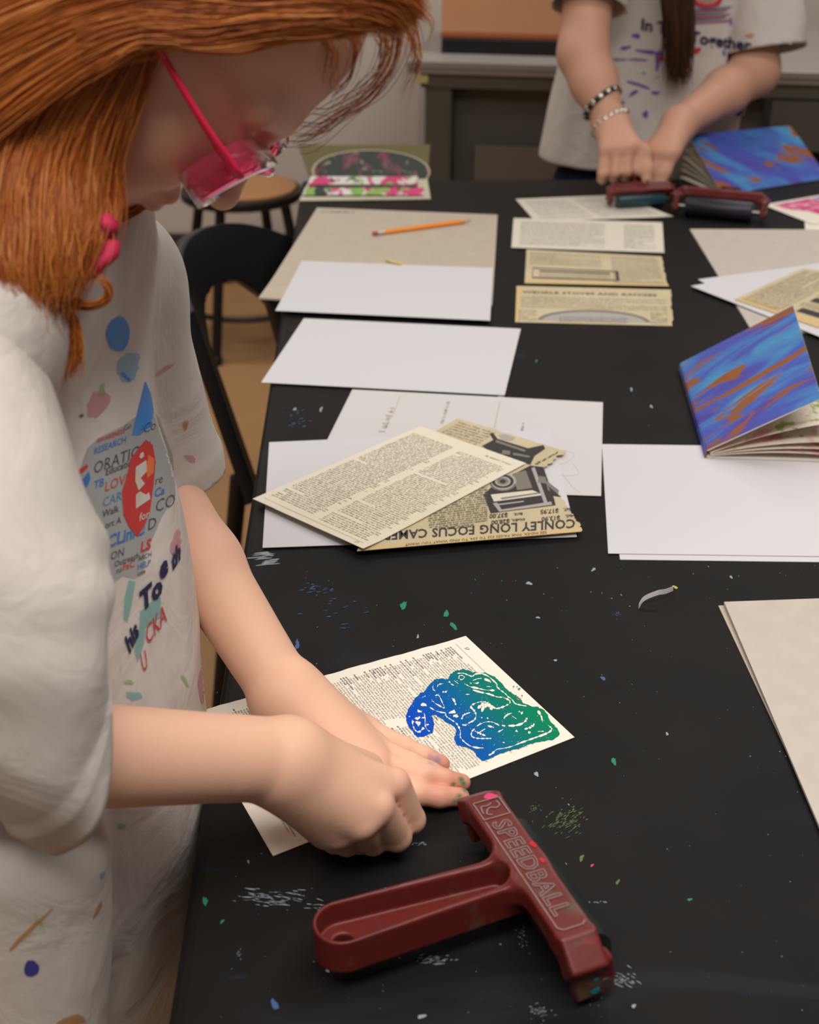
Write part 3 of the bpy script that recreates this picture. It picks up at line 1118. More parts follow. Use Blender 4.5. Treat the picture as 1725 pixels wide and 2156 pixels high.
def paper_print():
    o = paper('printed_dictionary_page', 'cream dictionary page with a blue and green block print, under the front girl\'s hands', 'paper', pg, ZP, M_cream2,
              nu=60, nv=40, torn='L', tear=.006, seed=5, inks=[(np.concatenate([l[0] for l in lines if l[2] is mm]), sum([[tuple(i + off for i in f) for f in l[1]] for l, off in
                                                              zip([l for l in lines if l[2] is mm], np.cumsum([0] + [len(l[0]) for l in lines if l[2] is mm])[:-1])], []), mm) for mm in (M_ink, M_inkg, M_inkd)])
    b = MB()
    for k, it in enumerate(pxp):
        V = [T(x, y, ZP + (.00035 if k == 0 else .00040 + .0000016 * k)) for x, y in it[0]]
        b.add(V, flat_faces(V, it[1]), it[2])
    e = b.build('block_print', o)
    e.location = (0, 0, 0)
    # build() measured from the page's own origin
    return o


page = paper_print()

# ---- right side: chipboards, prints, more sheets
paper('chipboard_sheet', 'lower of two grey chipboard sheets at the right front, its left edge peeking out', 'board',
      [(1513, 1275), (1860, 1262), (2080, 1925), (1758, 1800)], .0003, M_board, 'chipboard sheets at the right front', solid=.002, nu=4, nv=4)
paper('chipboard_sheet', 'upper of two light grey chipboard sheets at the right front of the table', 'board',
      [(1525, 1267), (1860, 1255), (2100, 1910), (1738, 1768)], .0042, M_board2, 'chipboard sheets at the right front', solid=.002, nu=4, nv=4)
paper('chipboard_sheet', 'grey chipboard sheet in front of the far resting brayer, under white sheets', 'board',
      [(1453, 482), (1850, 484), (1990, 700), (1585, 698)], .0022, M_board2, solid=.002, nu=4, nv=4)
paper('white_paper', 'white sheet, lower of two under the tilted catalogue page at the right', 'paper',
      [(1470, 588), (1800, 545), (1850, 690), (1562, 640)], .0034, M_white, 'blank white printing sheets', nu=4, nv=4)
paper('white_paper', 'white sheet, upper of two under the tilted catalogue page at the right', 'paper',
      [(1455, 602), (1725, 553), (1880, 690), (1735, 712)], .0044, M_white, 'blank white printing sheets', nu=4, nv=4)
blk = [rects([(.12, .62, .20, .90), (.33, .58, .42, .93), (.55, .60, .64, .9)]) + (M_ink,), fake_lines(.04, .05, .95, .5, 16, 91, cpl=90) + (M_inkg,),
       fake_lines(.45, .55, .53, .95, 12, 92, cpl=12) + (M_inkg,), fake_lines(.22, .55, .31, .95, 12, 93, cpl=12) + (M_inkg,), fake_lines(.68, .55, .95, .95, 12, 94, cpl=30) + (M_inkg,)]
paper('catalogue_page', 'yellowed catalogue page with dark blocks lying on white sheets behind the near blue booklet', 'paper',
      [(1547, 630), (1690, 565), (1900, 590), (1725, 690)], .0056, M_news, 'catalogue pages', nu=20, nv=20, torn='B', inks=blk, edge=('L', 2, M_newsedge), seed=33)
M_pk = mat('pink_print', (214, 60, 122), .7, var=(60, (236, 180, 196), .45, .62))
M_bl = mat('blue_print', (70, 140, 190), .7, var=(60, (150, 110, 190), .45, .62))
paper('cream_scrap', 'cream paper scrap sticking out under the pink and blue print', 'paper',
      [(1693, 440), (1780, 430), (1800, 500), (1697, 497)], .0008, M_cream2, nu=6, nv=6)
prn = [poly_fan([(.08, .08), (.50, .05), (.62, .30), (.58, .55), (.70, .80), (.40, .85), (.25, .5), (.10, .3)]) + (M_pk,), poly_fan([(.52, .06), (.92, .06), (.94, .9), (.72, .8), (.60, .55), (.66, .3)]) + (M_bl,),
       poly_fan([(.55, .8), (.92, .92), (.9, .97), (.5, .92)]) + (M_bl,)]
paper('block_printed_card', 'cream sheet printed in pink and blue beside the far blue booklet', 'paper',
      [(1607, 431), (1790, 400), (1850, 455), (1712, 472)], .0020, M_cream2, nu=6, nv=6, inks=prn)

# curl of cut paper and pencil shavings
cs = smooth_line([T(1346, 1278, .002), T(1357, 1262, .006), T(1385, 1250, .010), T(1402, 1247, .007), T(1418, 1241, .003)], 5)
b = MB()
vs = []
for i, p in enumerate(cs):
    vs += [p + np.array([0, 0, -.0015]), p + np.array([0, .0008, .0025])]
b.add(vs, [(2 * i, 2 * i + 2, 2 * i + 3, 2 * i + 1) for i in range(len(cs) - 1)], M_white)
tag(b.build('paper_curl', solid=.0003), 'thin curl of cut white paper alone on the black table', 'paper scrap')
b = MB()
cs = smooth_line([T(812, 547, .0045), T(830, 551, .0075), T(849, 557, .0045)], 5)
vs = []
for i, p in enumerate(cs):
    vs += [p + np.array([0, -.004, 0]), p + np.array([0, .004, .001])]
b.add(vs, [(2 * i, 2 * i + 2, 2 * i + 3, 2 * i + 1) for i in range(len(cs) - 1)], mat('yellow_scrap', (214, 190, 110), .7))
tag(b.build('yellow_paper_scrap', solid=.0003), 'small yellow scrap on the chipboard beside the pencil', 'paper scrap')

# ------------------------------------------------------------------ pencil
pz = .003 + .0036
pA, pB = T(786, 492, pz), T(992, 464, pz)
pc = empty('pencil', pA.tolist()[:2] + [ZT + .003], 'orange pencil with a pink eraser lying on the grey chipboard', 'pencil')
ax = (pB - pA) / np.linalg.norm(pB - pA)
Lp = np.linalg.norm(pB - pA)


def hexpart(name, s0, s1, r0, r1, m, n=6):
    b = MB()
    b.tube([pA + ax * s0, pA + ax * s1], [r0, r1], m, n=n)
    return b.build(name, pc, smooth=n > 8, angle=40)


M_org = mat('orange_pencil_paint', (250, 150, 30), .35, .5)
hexpart('barrel', .018, Lp - .019, .0038, .0038, M_org)
hexpart('ferrule', .007, .018, .0036, .0036, mat('ferrule_metal', (214, 206, 196), .3, .5, metal=.8), 16)
hexpart('eraser', 0, .007, .0034, .0034, mat('eraser_rubber', (188, 96, 80), .8), 16)
hexpart('sharpened_wood', Lp - .019, Lp - .004, .0037, .0010, mat('pencil_wood', (210, 172, 120), .7), 16)
hexpart('lead_tip', Lp - .004, Lp, .0010, .0002, mat('graphite', (60, 58, 58), .5), 12)


# ------------------------------------------------------------------ marbled booklets
def marble(name, rot, scale=9.0):
    m = mat(name, (70, 90, 200), .55, .25)
    nt = m.node_tree
    bs = nt.nodes['Principled BSDF']
    tc = nt.nodes.new('ShaderNodeTexCoord')
    mp = nt.nodes.new('ShaderNodeMapping')
    mp.inputs['Rotation'].default_value = rot
    mp.inputs['Scale'].default_value = (1, 2.6, 1)
    nt.links.new(tc.outputs['Object'], mp.inputs['Vector'])

    def noise(s, d, off):
        n = nt.nodes.new('ShaderNodeTexNoise')
        n.inputs['Scale'].default_value = s
        n.inputs['Detail'].default_value = 7
        n.inputs['Distortion'].default_value = d
        mo = nt.nodes.new('ShaderNodeVectorMath')
        mo.inputs[1].default_value = off
        nt.links.new(mp.outputs['Vector'], mo.inputs[0])
        nt.links.new(mo.outputs[0], n.inputs['Vector'])
        return n.outputs['Fac']
    cr = nt.nodes.new('ShaderNodeValToRGB')
    es = cr.color_ramp.elements
    es[0].position, es[0].color = .33, lin((82, 66, 158))
    es[1].position, es[1].color = .70, lin((78, 160, 196))
    e = es.new(.47)
    e.color = lin((72, 92, 180))
    e = es.new(.56)
    e.color = lin((72, 126, 188))
    nt.links.new(noise(scale, .8, (3, 1, 2)), cr.inputs['Fac'])
    r = nt.nodes.new('ShaderNodeMapRange')
    r.inputs['From Min'].default_value = .555
    r.inputs['From Max'].default_value = .60
    nt.links.new(noise(scale * .9, 1.6, (11, 4, 7)), r.inputs['Value'])
    mx = nt.nodes.new('ShaderNodeMix')
    mx.data_type = 'RGBA'
    nt.links.new(r.outputs['Result'], mx.inputs['Factor'])
    nt.links.new(cr.outputs['Color'], mx.inputs['A'])
    mx.inputs['B'].default_value = lin((146, 88, 46))
    nt.links.new(mx.outputs['Result'], bs.inputs['Base Color'])
    return m


M_floral = mat('floral_page', (232, 222, 206), .75, .15)
mix_chain(M_floral, [('noise', 22, .56, .68, (222, 150, 150), (0, 0, 0), (1, 1, 1)), ('noise', 40, .60, .66, (150, 170, 84), (4, 2, 1), (1, 1, 1)), ('noise', 34, .64, .68, (196, 40, 90), (9, 5, 1), (1, 1, 1))])
M_bookwhite = mat('book_page_white', (226, 220, 208), .8)


def quad_sheet(b, p00, p10, p11, p01, m, n=10, bow=0.0, th=.0008, m2=None):
    p00, p10, p11, p01 = [np.array(p, float) for p in (p00, p10, p11, p01)]
    nn = np.cross(p10 - p00, p01 - p00)
    nn /= np.linalg.norm(nn)
    vs = []
    for side in (0, 1):
        for j in range(n + 1):
            for i in range(n + 1):
                u, v = i / n, j / n
                p = (p00 * (1 - u) + p10 * u) * (1 - v) + (p01 * (1 - u) + p11 * u) * v
                vs.append(p + nn * (bow * 4 * u * (1 - u)) + nn * (th if side else 0))
    N = (n + 1) ** 2
    top, bot, rim = [], [], []
    for j in range(n):
        for i in range(n):
            a = j * (n + 1) + i
            bot.append((a, a + n + 1, a + n + 2, a + 1))
            top.append((N + a, N + a + 1, N + a + n + 2, N + a + n + 1))
    for i in range(n):
        for a, c in ((i, i + 1), (n * (n + 1) + i + 1, n * (n + 1) + i), ((i + 1) * (n + 1), i * (n + 1)), (i * (n + 1) + n, (i + 1) * (n + 1) + n)):
            rim.append((a, c, N + c, N + a))
    b.add(vs, top + (rim if m2 is None else []), m)
    b.add(vs, bot, m2 or m)
    if m2 is not None:
        b.add(vs, rim, m2)


# near booklet: spine on the left, cover lifted
S0, S1 = T(1489, 964, .002), T(1434, 778, .002)
sp_d = S1 - S0
e_x = np.array([sp_d[1], -sp_d[0], 0])
e_x /= np.linalg.norm(e_x)
fc0, fc1 = D(1731, 840, S0[1] - .028), D(1671, 645, S1[1] - .03)
bk = empty('marbled_booklet', ((S0 + S1) / 2).tolist()[:2] + [ZT + .002], 'blue and purple marbled booklet with floral pages fanned open, on white sheets at the right', 'booklet', 'marbled booklets')
b = MB()
uS = v3(0, 0, .0075)
quad_sheet(b, S0 + uS, fc0, fc1, S1 + uS, marble('marbled_cover_near', (.2, .3, -.45)), 10, 0, .0012, M_bookwhite)
b.build('front_cover', bk)
W = np.linalg.norm(fc0 - S0)
up0 = np.array([0, 0, 1.0])
a_c = math.asin((fc0[2] - S0[2]) / W)
b = MB()
quad_sheet(b, S0, S0 + e_x * W, S1 + e_x * W, S1, M_bookwhite, 4, 0, .0012)
b.build('back_cover', bk)
b = MB()
quad_sheet(b, S0 - e_x * .0012, S0 + uS - e_x * .0006, S1 + uS - e_x * .0006, S1 - e_x * .0012, MATS['marbled_cover_near'], 4, 0, .0012)
b.build('spine', bk)
for k, t in enumerate((.06, .13, .22, .48)):
    aa = a_c * t
    off = (e_x * math.cos(aa) + up0 * math.sin(aa)) * W * .985
    b = MB()
    o0 = S0 + e_x * .003 + up0 * (.0016 + .0012 * k)
    o1 = S1 + e_x * .003 + up0 * (.0016 + .0012 * k)
    quad_sheet(b, o0, o0 + off, o1 + off, o1, M_floral, 10, .004 * (1 if k % 2 else 1), .0005)
    b.build('page', bk)

# far booklet: tent-like, cover leaning back
S0, S1 = T(1521, 411, .001), T(1745, 376, .001)
bk = empty('marbled_booklet', ((S0 + S1) / 2).tolist()[:2] + [ZT], 'blue marbled booklet standing half open on the far table edge beside the second girl', 'booklet', 'marbled booklets')
t0, t1 = D(1450, 285, S0[1] + .10), D(1664, 265, S1[1] + .10)
b = MB()
quad_sheet(b, S0, S1, t1, t0, marble('marbled_cover_far', (.4, .2, .9), 8), 8, 0, .0012, M_bookwhite)
b.build('front_cover', bk)
q0 = T(1432, 372, .002)
off = q0 - S0
off[2] = 0
b = MB()
quad_sheet(b, S0 + v3(0, .002, 0), S0 + v3(0, .002, 0) + off, S1 + v3(0, .002, 0) + off, S1 + v3(0, .002, 0), M_bookwhite, 4, 0, .0012)
b.build('back_cover', bk)
Lo = np.linalg.norm(off)
for k, t in enumerate((4, 8, 13, 19)):
    aa = math.radians(t)
    of = off / Lo * math.cos(aa) * Lo * .97 + v3(0, 0, math.sin(aa) * Lo)
    p0, p1 = S0 + v3(0, .014, .0022 + .001 * k), S1 + v3(0, .014, .0022 + .001 * k)
    b = MB()
    quad_sheet(b, p0, p0 + of, p1 + of, p1, mat('olive_page', (196, 188, 158), .8) if k % 2 else M_bookwhite, 6, -.002, .0006)
    b.build('page', bk)

# open picture card at the far left corner
F0, F1 = T(630, 424, .001), T(907, 420, .001)
B0, B1 = T(652, 380, .001), T(900, 378, .001)
bk = empty('pop_up_booklet', ((F0 + F1 + B0 + B1) / 4).tolist()[:2] + [ZT], 'olive bordered picture booklet standing open at the far left corner of the table', 'booklet')
M_olive = mat('olive_card', (122, 114, 78), .8)
M_cardb = mat('cream_card_border', (198, 190, 164), .8)
M_pict = mat('dark_garden_print', (58, 66, 58), .6)
mix_chain(M_pict, [('noise', 26, .50, .62, (150, 88, 104), (0, 0, 0), (1, 1, 1)), ('noise', 40, .60, .66, (176, 48, 84), (4, 2, 6), (1, 1, 1)), ('noise', 50, .62, .66, (148, 150, 120), (1, 8, 3), (1, 1, 1))])
M_strip = mat('bright_flower_strip', (226, 222, 216), .6)
mix_chain(M_strip, [('noise', 34, .50, .54, (214, 70, 120), (0, 0, 0), (1, 1, 1)), ('noise', 30, .55, .58, (140, 180, 84), (3, 2, 5), (1, 1, 1)), ('noise', 36, .58, .61, (50, 60, 56), (7, 4, 2), (1, 1, 1))])
b = MB()
quad_sheet(b, F0, F1, B1, B0, M_cardb, 4, 0, .0015)
b.build('base_card', bk)
t0, t1 = D(628, 306, B0[1] + .03), D(906, 305, B1[1] + .03)
b = MB()
quad_sheet(b, B0, B1, t1, t0, M_olive, 4, 0, .0015)
nn = np.cross(B1 - B0, t0 - B0)
nn /= np.linalg.norm(nn)
arch = []
for a in np.linspace(math.pi, 0, 26):
    arch.append((.53 + .49 * math.cos(a), .18 + .68 * math.sin(a)))
arch = [(.04, .0)] + arch + [(1.0, .0)]


def on_back(u, v, d):
    return (B0 * (1 - u) + B1 * u) * (1 - v) + (t0 * (1 - u) + t1 * u) * v + nn * d


for k, (sc_, m_) in enumerate(((1.0, M_cardb), (.965, M_pict))):
    vs = [on_back(.53 + (u - .53) * sc_, v * (sc_ if k else 1), .0018 + .0006 * k) for u, v in arch]
    b.add(vs, [tuple(range(len(vs)))], m_)
b.build('picture_back', bk)
for k, (x0, x1, yb, yt, dz) in enumerate(((650, 880, 389, 372, .012), (638, 892, 411, 396, .004))):
    q0, q1 = T(x0, yb, dz), T(x1, yb, dz)
    w0, w1 = D(x0 + 4, yt, q0[1] + .012), D(x1, yt, q1[1] + .012)
    b = MB()
    quad_sheet(b, q0, q1, w1, w0, M_strip, 4, 0, .001)
    quad_sheet(b, q0, q1, q1 + v3(0, -.004, -dz + .003), q0 + v3(0, -.004, -dz + .003), M_pict, 4, 0, .001)
    b.build('picture_strip', bk)

# ------------------------------------------------------------------ brayers
M_red = mat('dark_red_plastic', (104, 34, 29), .38, .5, bump=(90, .08))
mix_chain(M_red, [('noise', 38, .58, .74, (92, 82, 62), (0, 0, 0), (1, 1, 1)), ('noise', 30, .56, .80, (70, 44, 40), (4, 1, 2), (1, 1, 1)), ('noise', 70, .72, .76, (180, 26, 26), (8, 3, 2), (1, 1, 1))])
M_wear = mat('worn_grey_edge', (138, 112, 106), .6)
M_rub = mat('inky_black_rubber', (27, 31, 30), .5, .3, var=(30, (40, 48, 42), .45, .7))
mix_chain(M_rub, [('noise', 60, .68, .76, (150, 170, 60), (2, 2, 2), (1, 1, 1))])
M_rubt = mat('teal_inked_rubber', (36, 62, 72), .35, .5, var=(30, (40, 84, 92), .45, .7))
M_axle = mat('steel_axle', (150, 148, 144), .35, .5, metal=.9)


def rotx(a):
    c, s = math.cos(a), math.sin(a)
    return np.array([[1, 0, 0], [0, c, -s], [0, s, c]])


def roty(a):
    c, s = math.cos(a), math.sin(a)
    return np.array([[c, 0, s], [0, 1, 0], [-s, 0, c]])


def frame_mesh():
    S = Sdf().group(.001)
    S.bx((0, 0, .0395), (.060, .0115, .0070), rd=.0022, k=.001)
    for s in (-1, 1):
        S.bx((s * .0645, .0005, .0345), (.0110, .0112, .0080), roty(s * .66).T, .002, k=.004)
        S.bx((s * .0685, .0060, .0205), (.0048, .0120, .0125), rotx(-.12), .002, k=.005)

    def stad(a0, a1, r0, r1, z0, z1):
        def fn(P):
            h = np.clip((a0 - P[:, 1]) / (a0 - a1), 0, 1)
            d2 = np.hypot(P[:, 0], P[:, 1] - (a0 + (a1 - a0) * h)) - (r0 + (r1 - r0) * h)
            zz = P[:, 2] + .02 * (P[:, 1] - a0) * 0
            dz = np.maximum(z0 - zz, zz - z1)
            q = np.stack([d2, dz], 1) + .0015
            return np.minimum(q.max(1), 0) + np.sqrt((np.maximum(q, 0) ** 2).sum(1)) - .0015
        return fn
    S._add(stad(-.006, -.112, .0125, .0165, .0190, .0425), (0, -.06, .031), .075, .014, 1)
    S._add(stad(-.020, -.112, .0080, .0140, .0270, .07), (0, -.066, .04), .07, .003, -1)
    S.rc((0, -.112, -.01), (0, -.112, .06), .0058, .0058, k=.0015, op=-1)
    S.bx((0, 0, .0565), (.2, .2, .0100), rd=.0001, k=.0008, op=-1)
    V, F = S.mesh(.0009, smooth=1)
    return V, F


bV, bF = frame_mesh()


def outline_ribbon(v, f, org, size, sx, z, w):
    """raised outline of flat lettering, in the brayer's own frame"""
    cnt = {}
    for q in f:
        for i in range(len(q)):
            e = (q[i], q[(i + 1) % len(q)])
            k = tuple(sorted(e))
            cnt[k] = cnt.get(k, 0) + 1
    vs, fs = [], []
    for (a, c), n in cnt.items():
        if n != 1:
            continue
        p = np.array([org[0] + v[a][0] * size * sx, org[1] + v[a][1] * size])
        q = np.array([org[0] + v[c][0] * size * sx, org[1] + v[c][1] * size])
        t = q - p
        L = np.linalg.norm(t)
        if L < 1e-7:
            continue
        t /= L
        n2 = np.array([-t[1], t[0]]) * w / 2
        p, q = p - t * w * .3, q + t * w * .3
        o = len(vs)
        for zz in (z - .0003, z + .00035):
            for pp in (p + n2, p - n2, q - n2, q + n2):
                vs.append((pp[0], pp[1], zz))
        fs += [(o + 4, o + 5, o + 6, o + 7), (o, o + 1, o + 5, o + 4), (o + 2, o + 3, o + 7, o + 6), (o + 1, o + 2, o + 6, o + 5), (o + 3, o, o + 4, o + 7)]
    return vs, fs


def brayer(label, org, xdir, pitch, lift, rub, group='brayers', lettering=True, k=1.0):
    """org: point on the table under the roller; xdir: direction of the bar; pitch lifts the handle about the roller"""
    xd = np.array([xdir[0], xdir[1], 0.0])
    xd /= np.linalg.norm(xd)
    yd = np.cross((0, 0, 1), xd)
    Rw_ = np.stack([xd, yd, v3(0, 0, 1)], 1)
    piv = v3(0, .0125, .0165)
    Rp = rotx(-pitch)

    def W(p):
        return (((np.array(p) - piv) @ Rp.T + v3(0, 0, .0162)) * k + v3(0, 0, lift)) @ Rw_.T + np.array([org[0], org[1], ZT])
    e = empty('brayer', (org[0], org[1], ZT + lift), label, 'brayer', group)
    fr = np_obj('frame', W(bV), bF, M_red, e)
    if lettering:
        b = MB()
        v, f = text_geo('SPEEDBALL', .012, 0, 1.08)
        sc_ = .0155
        wd = v[:, 0].max() * sc_
        sx = .082 / wd
        a = outline_ribbon(v, f, (-.036, -.0056), sc_, sx, .0466, .00075)
        b.add(W(a[0]), a[1], M_wear)
        ring = [(-.056, -.0085), (-.040, -.0085), (-.040, .0085), (-.056, .0085)]
        for pts in (ring + ring[:1], [(-.0385, -.0085), (.054, -.0085), (.0565, -.006), (.0565, .006), (.054, .0085)],
                    smooth_line([(-.0535, .0055), (-.0495, .0060), (-.0475, .003), (-.0490, 0), (-.0475, -.003), (-.0440, -.0045), (-.0425, -.0015)], 4),
                    smooth_line([(-.0525, .0020), (-.0510, -.0015), (-.0515, -.0050), (-.0480, -.0062), (-.0450, -.0065)], 4)):
            vs, fs = stroke(pts, .0009, 3, .06)
            V3 = [(p[0], p[1], .04685) for p in vs]
            n0 = len(V3)
            b.add(W(V3), [tuple(q) for q in fs], M_wear)
        b.build('lettering', fr)
    b = MB()
    xs = v3(1, 0, 0)
    n = 28
    prof = [(-.0520, .0135), (-.0520, .0152), (-.0505, .0160), (.0505, .0160), (.0520, .0152), (.0520, .0135)]
    vs, fs = [], []
    for x, r in prof:
        for j in range(n):
            an = 2 * math.pi * j / n
            vs.append(piv + v3(x, r * math.cos(an), r * math.sin(an)))
    for i in range(len(prof) - 1):
        for j in range(n):
            fs.append((i * n + j, (i + 1) * n + j, (i + 1) * n + (j + 1) % n, i * n + (j + 1) % n))
    fs += [tuple(range(n)), tuple((len(prof) - 1) * n + j for j in range(n - 1, -1, -1))]
    b.add(W(vs), fs, rub)
    b.build('roller', e, smooth=True, angle=50)
    b = MB()
    vs, fs = [], []
    for x in (-.0738, .0738):
        for j in range(12):
            an = 2 * math.pi * j / 12
            vs.append(piv + v3(x, .0035 * math.cos(an), .0035 * math.sin(an)))
    for j in range(12):
        fs.append((j, 12 + j, 12 + (j + 1) % 12, (j + 1) % 12))
    fs += [tuple(range(12)), tuple(range(23, 11, -1))]
    b.add(W(vs), fs, M_axle)
    b.build('axle', e)
    return e, W


pU, pL = T(1030, 1690, .0465), T(1203, 1940, .0465)
xd = pL - pU
xd[2] = 0
xd /= np.linalg.norm(xd)
yd = np.cross((0, 0, 1), xd)
mid = (pU + pL) / 2
near_br, Wn = brayer('dark red brayer with raised lettering, lying in front of the girl with red hair', mid + yd * .0125, xd, -.02, .0, M_rub)
# ink left on the frame
def dab(pts_local, m):
    b = MB()
    V = [Wn(p) for p in pts_local]
    b.add(V, [tuple(range(len(V)))], m)
    b.build('ink_stain', near_br)


dab([(x, y, .0468) for x, y in blob(-.0585, .004, .0025, .0045, 10, .2, 1)], M_paintpk)
dab([(x, y, .0468) for x, y in blob(-.010, .009, .003, .0016, 10, .3, 2)], mat('fresh_red_ink', (190, 24, 24), .4))
dab([(x, y, .0468) for x, y in blob(.004, .008, .002, .0016, 10, .3, 3)], MATS['fresh_red_ink'])
for i, (x, z, r, m) in enumerate(((.0705, .014, .003, M_paintt), (.066, .0125, .002, M_paintt), (.073, .022, .0018, M_paintt))):
    dab([(.0737, .006 + q[0] - x + .0, q[1]) for q in blob(x, z, r, r * .6, 9, .2, i)], m)

# ------------------------------------------------------------------ counter behind
zc = .806 - ZT
c0, c1 = T(858, 127, zc), T(1725, 152, zc)
cx_ = (c1 - c0)
cx_[2] = 0
cx_ /= np.linalg.norm(cx_)
cy_ = np.array([-cx_[1], cx_[0], 0])
M_ctop = mat('grey_laminate', (150, 144, 138), .5, .4)
M_cfront = mat('dark_grey_cabinet', (92, 87, 78), .5, .4)
M_cdark = mat('very_dark_cabinet', (92, 87, 78), .6)
M_cmid = mat('smoky_cabinet_door', (112, 104, 92), .6)
M_trim = mat('aluminium_edge', (176, 172, 168), .35, .5, metal=.6)
CL = 1.75
ctr = empty('storage_counter', (*(c0 + cx_ * CL / 2 + cy_ * .4)[:2], 0), 'long grey topped counter with dark cabinets along the back wall', 'counter')


def cbox(name, a0, a1, d0, d1, z0, z1, m, bev=.003, par=None):
    b = MB()
    q = c0 + cx_ * (a0 + a1) / 2 + cy_ * (d0 + d1) / 2
    b.box((q[0], q[1], (z0 + z1) / 2), (a1 - a0, d1 - d0, z1 - z0), m, ax=[cx_, cy_, (0, 0, 1)])
    return b.build(name, par or ctr, bevel=bev)


cbox('worktop', 0, CL, 0, .84, .776, .806, M_ctop)
cbox('edge_trim', 0, CL, -.006, 0, .790, .806, M_trim, .001)
cbox('front_rail', .03, CL, .012, .03, .742, .776, M_cfront)
cbox('side_panel', .04, .105, .02, .80, .0, .742, M_cfront)
cbox('back_panel', .105, .85, .085, .10, .0, .742, M_cdark)
cbox('cabinet_door', .16, .62, .055, .085, .02, .60, M_cmid)
cbox('back_panel', .85, CL, .50, .52, .0, .742, M_cdark)
dr = cbox('drawer', .86, 1.02, .02, .40, .62, .738, M_cfront)
cbox('side_panel', 1.10, 1.14, .02, .80, .0, .742, M_cdark)
b = MB()
q = c0 + cx_ * .035 + cy_ * (-.001)
b.box((q[0], q[1], .764), (.03, .004, .018), mat('yellowed_tape', (196, 178, 112), .6), ax=[cx_, cy_, (0, 0, 1)])
b.build('tape_label', ctr)
# box on the counter
bxc = T(1060, 116, zc)
M_bx = mat('tan_cardboard', (222, 164, 122), .7, .2, var=(4, (214, 155, 114), .3, .7))
M_bx2 = mat('brown_box_edge', (170, 92, 50), .7)
be = empty('tan_box', (bxc[0], bxc[1] + .15, .806), 'tan box with a brown lower edge standing on a black tray on the counter', 'box')


def bb(name, w, d, z0, z1, m, y0=0):
    b = MB()
    q = bxc + cx_ * (w * 0) + cy_ * (y0 + d / 2)
    b.box((q[0], q[1], .806 + (z0 + z1) / 2), (w, d, z1 - z0), m, ax=[cx_, cy_, (0, 0, 1)])
    return b.build(name, be, bevel=.003)


bb('tray', .305, .30, 0, .036, mat('black_tray', (22, 20, 19), .5))
bb('lower_edge', .312, .30, .036, .048, M_bx2, .004)
bb('body', .308, .29, .048, .215, M_bx, .006)

# ------------------------------------------------------------------ stool
M_seat = mat('tan_stool_seat', (176, 128, 84), .5, .35, var=(5, (168, 120, 78), .3, .7))


def FL(u, v):
    return T(u, v, -ZT)


sc_c = D(508, 390, 3.62)
zs = sc_c[2]
st = empty('stool', (sc_c[0], sc_c[1], 0), 'round stool with a tan seat and black metal legs by the back wall', 'stool')
b = MB(); b.lathe((sc_c[0], sc_c[1], zs - .012), [(.145, 0), (.147, .004), (.147, .010), (.140, .0135), (.06, .0145)], M_seat, 48); b.build('seat', st, smooth=True, angle=40)
b = MB(); b.lathe((sc_c[0], sc_c[1], zs - .034), [(.14, 0), (.158, .001), (.163, .006), (.165, .018), (.162, .025), (.150, .026), (.146, .022)], M_blackmetal, 48); b.build('seat_rim', st, smooth=True, angle=40)
feet = []
for k, an in enumerate((-110, -20, 70, 160)):
    a = math.radians(an)
    d_ = np.array([math.cos(a), math.sin(a), 0])
    top = np.array([sc_c[0], sc_c[1], zs - .03]) + d_ * .125
    bot = np.array([sc_c[0], sc_c[1], .0]) + d_ * .20
    b = MB(); b.tube([bot + v3(0, 0, .012), top], .0135, M_blackmetal, 14)
    lg = b.build('leg', st, smooth=True, angle=40)
    b = MB(); b.lathe(bot, [(.016, 0), (.017, .004), (.017, .022), (.014, .026)], M_blackplastic, 14)
    b.build('rubber_foot', lg, smooth=True, angle=40)
    feet.append((bot, top))
for t in (.30, .56):
    b = MB()
    r = .20 + (.125 - .20) * t
    ring = [np.array([sc_c[0] + r * math.cos(a), sc_c[1] + r * math.sin(a), (zs - .03) * t]) for a in np.linspace(0, 2 * math.pi, 40)[:-1]]
    b.tube(ring, .008, M_blackmetal, 10, closed=True)
    b.build('foot_ring', st, smooth=True)

# ------------------------------------------------------------------ chair
ch0 = D(372, 590, 1.84)
ch1 = D(602, 530, 2.20)
chm = (ch0 + ch1) / 2
wv = ch1 - ch0
wv[2] = 0
CW = np.linalg.norm(wv)
wv /= CW
fv = np.array([wv[1], -wv[0], 0])            # chair looks this way: towards the table
chair = empty('chair', (chm[0] + fv[0] * .2, chm[1] + fv[1] * .2, 0), 'black plastic chair with a curved open back tucked beside the table', 'chair')
zt_ = .762


def back_pt(s, z):
    """s from -1 (near side) to 1; curved shell leaning backwards as it rises"""
    rake = (z - .76) * .30
    cur = .07 * (1 - s * s)
    return chm + wv * s * CW * .52 + fv * (-rake - cur ) + v3(0, 0, z - chm[2])


b = MB()
ns, nz = 80, 88
vs, fs, idx = [], [], {}
zb = .40
for i in range(ns + 1):
    s = -1 + 2 * i / ns
    for j in range(nz + 1):
        t = j / nz
        ztop = zt_ - .06 * abs(s) ** 2.6
        z = zb + (ztop - zb) * t
        idx[i, j] = len(vs)
        wl = 1 - .10 * (1 - t)
        vs.append(back_pt(s * wl, z))
for i in range(ns):
    for j in range(nz):
        s = -1 + 2 * (i + .5) / ns
        t = (j + .5) / nz
        ztop = zt_ - .06 * abs(s) ** 2.6
        z = zb + (ztop - zb) * t
        # open middle: an arch below the top band
        za = zt_ - .088
        hole = abs(s) < .60 and z < za - .06 * (abs(s) / .60) ** 3
        if not hole:
            fs.append((idx[i, j], idx[i + 1, j], idx[i + 1, j + 1], idx[i, j + 1]))
b.add(vs, fs, M_blackplastic)
o = b.build('backrest', chair, smooth=True)
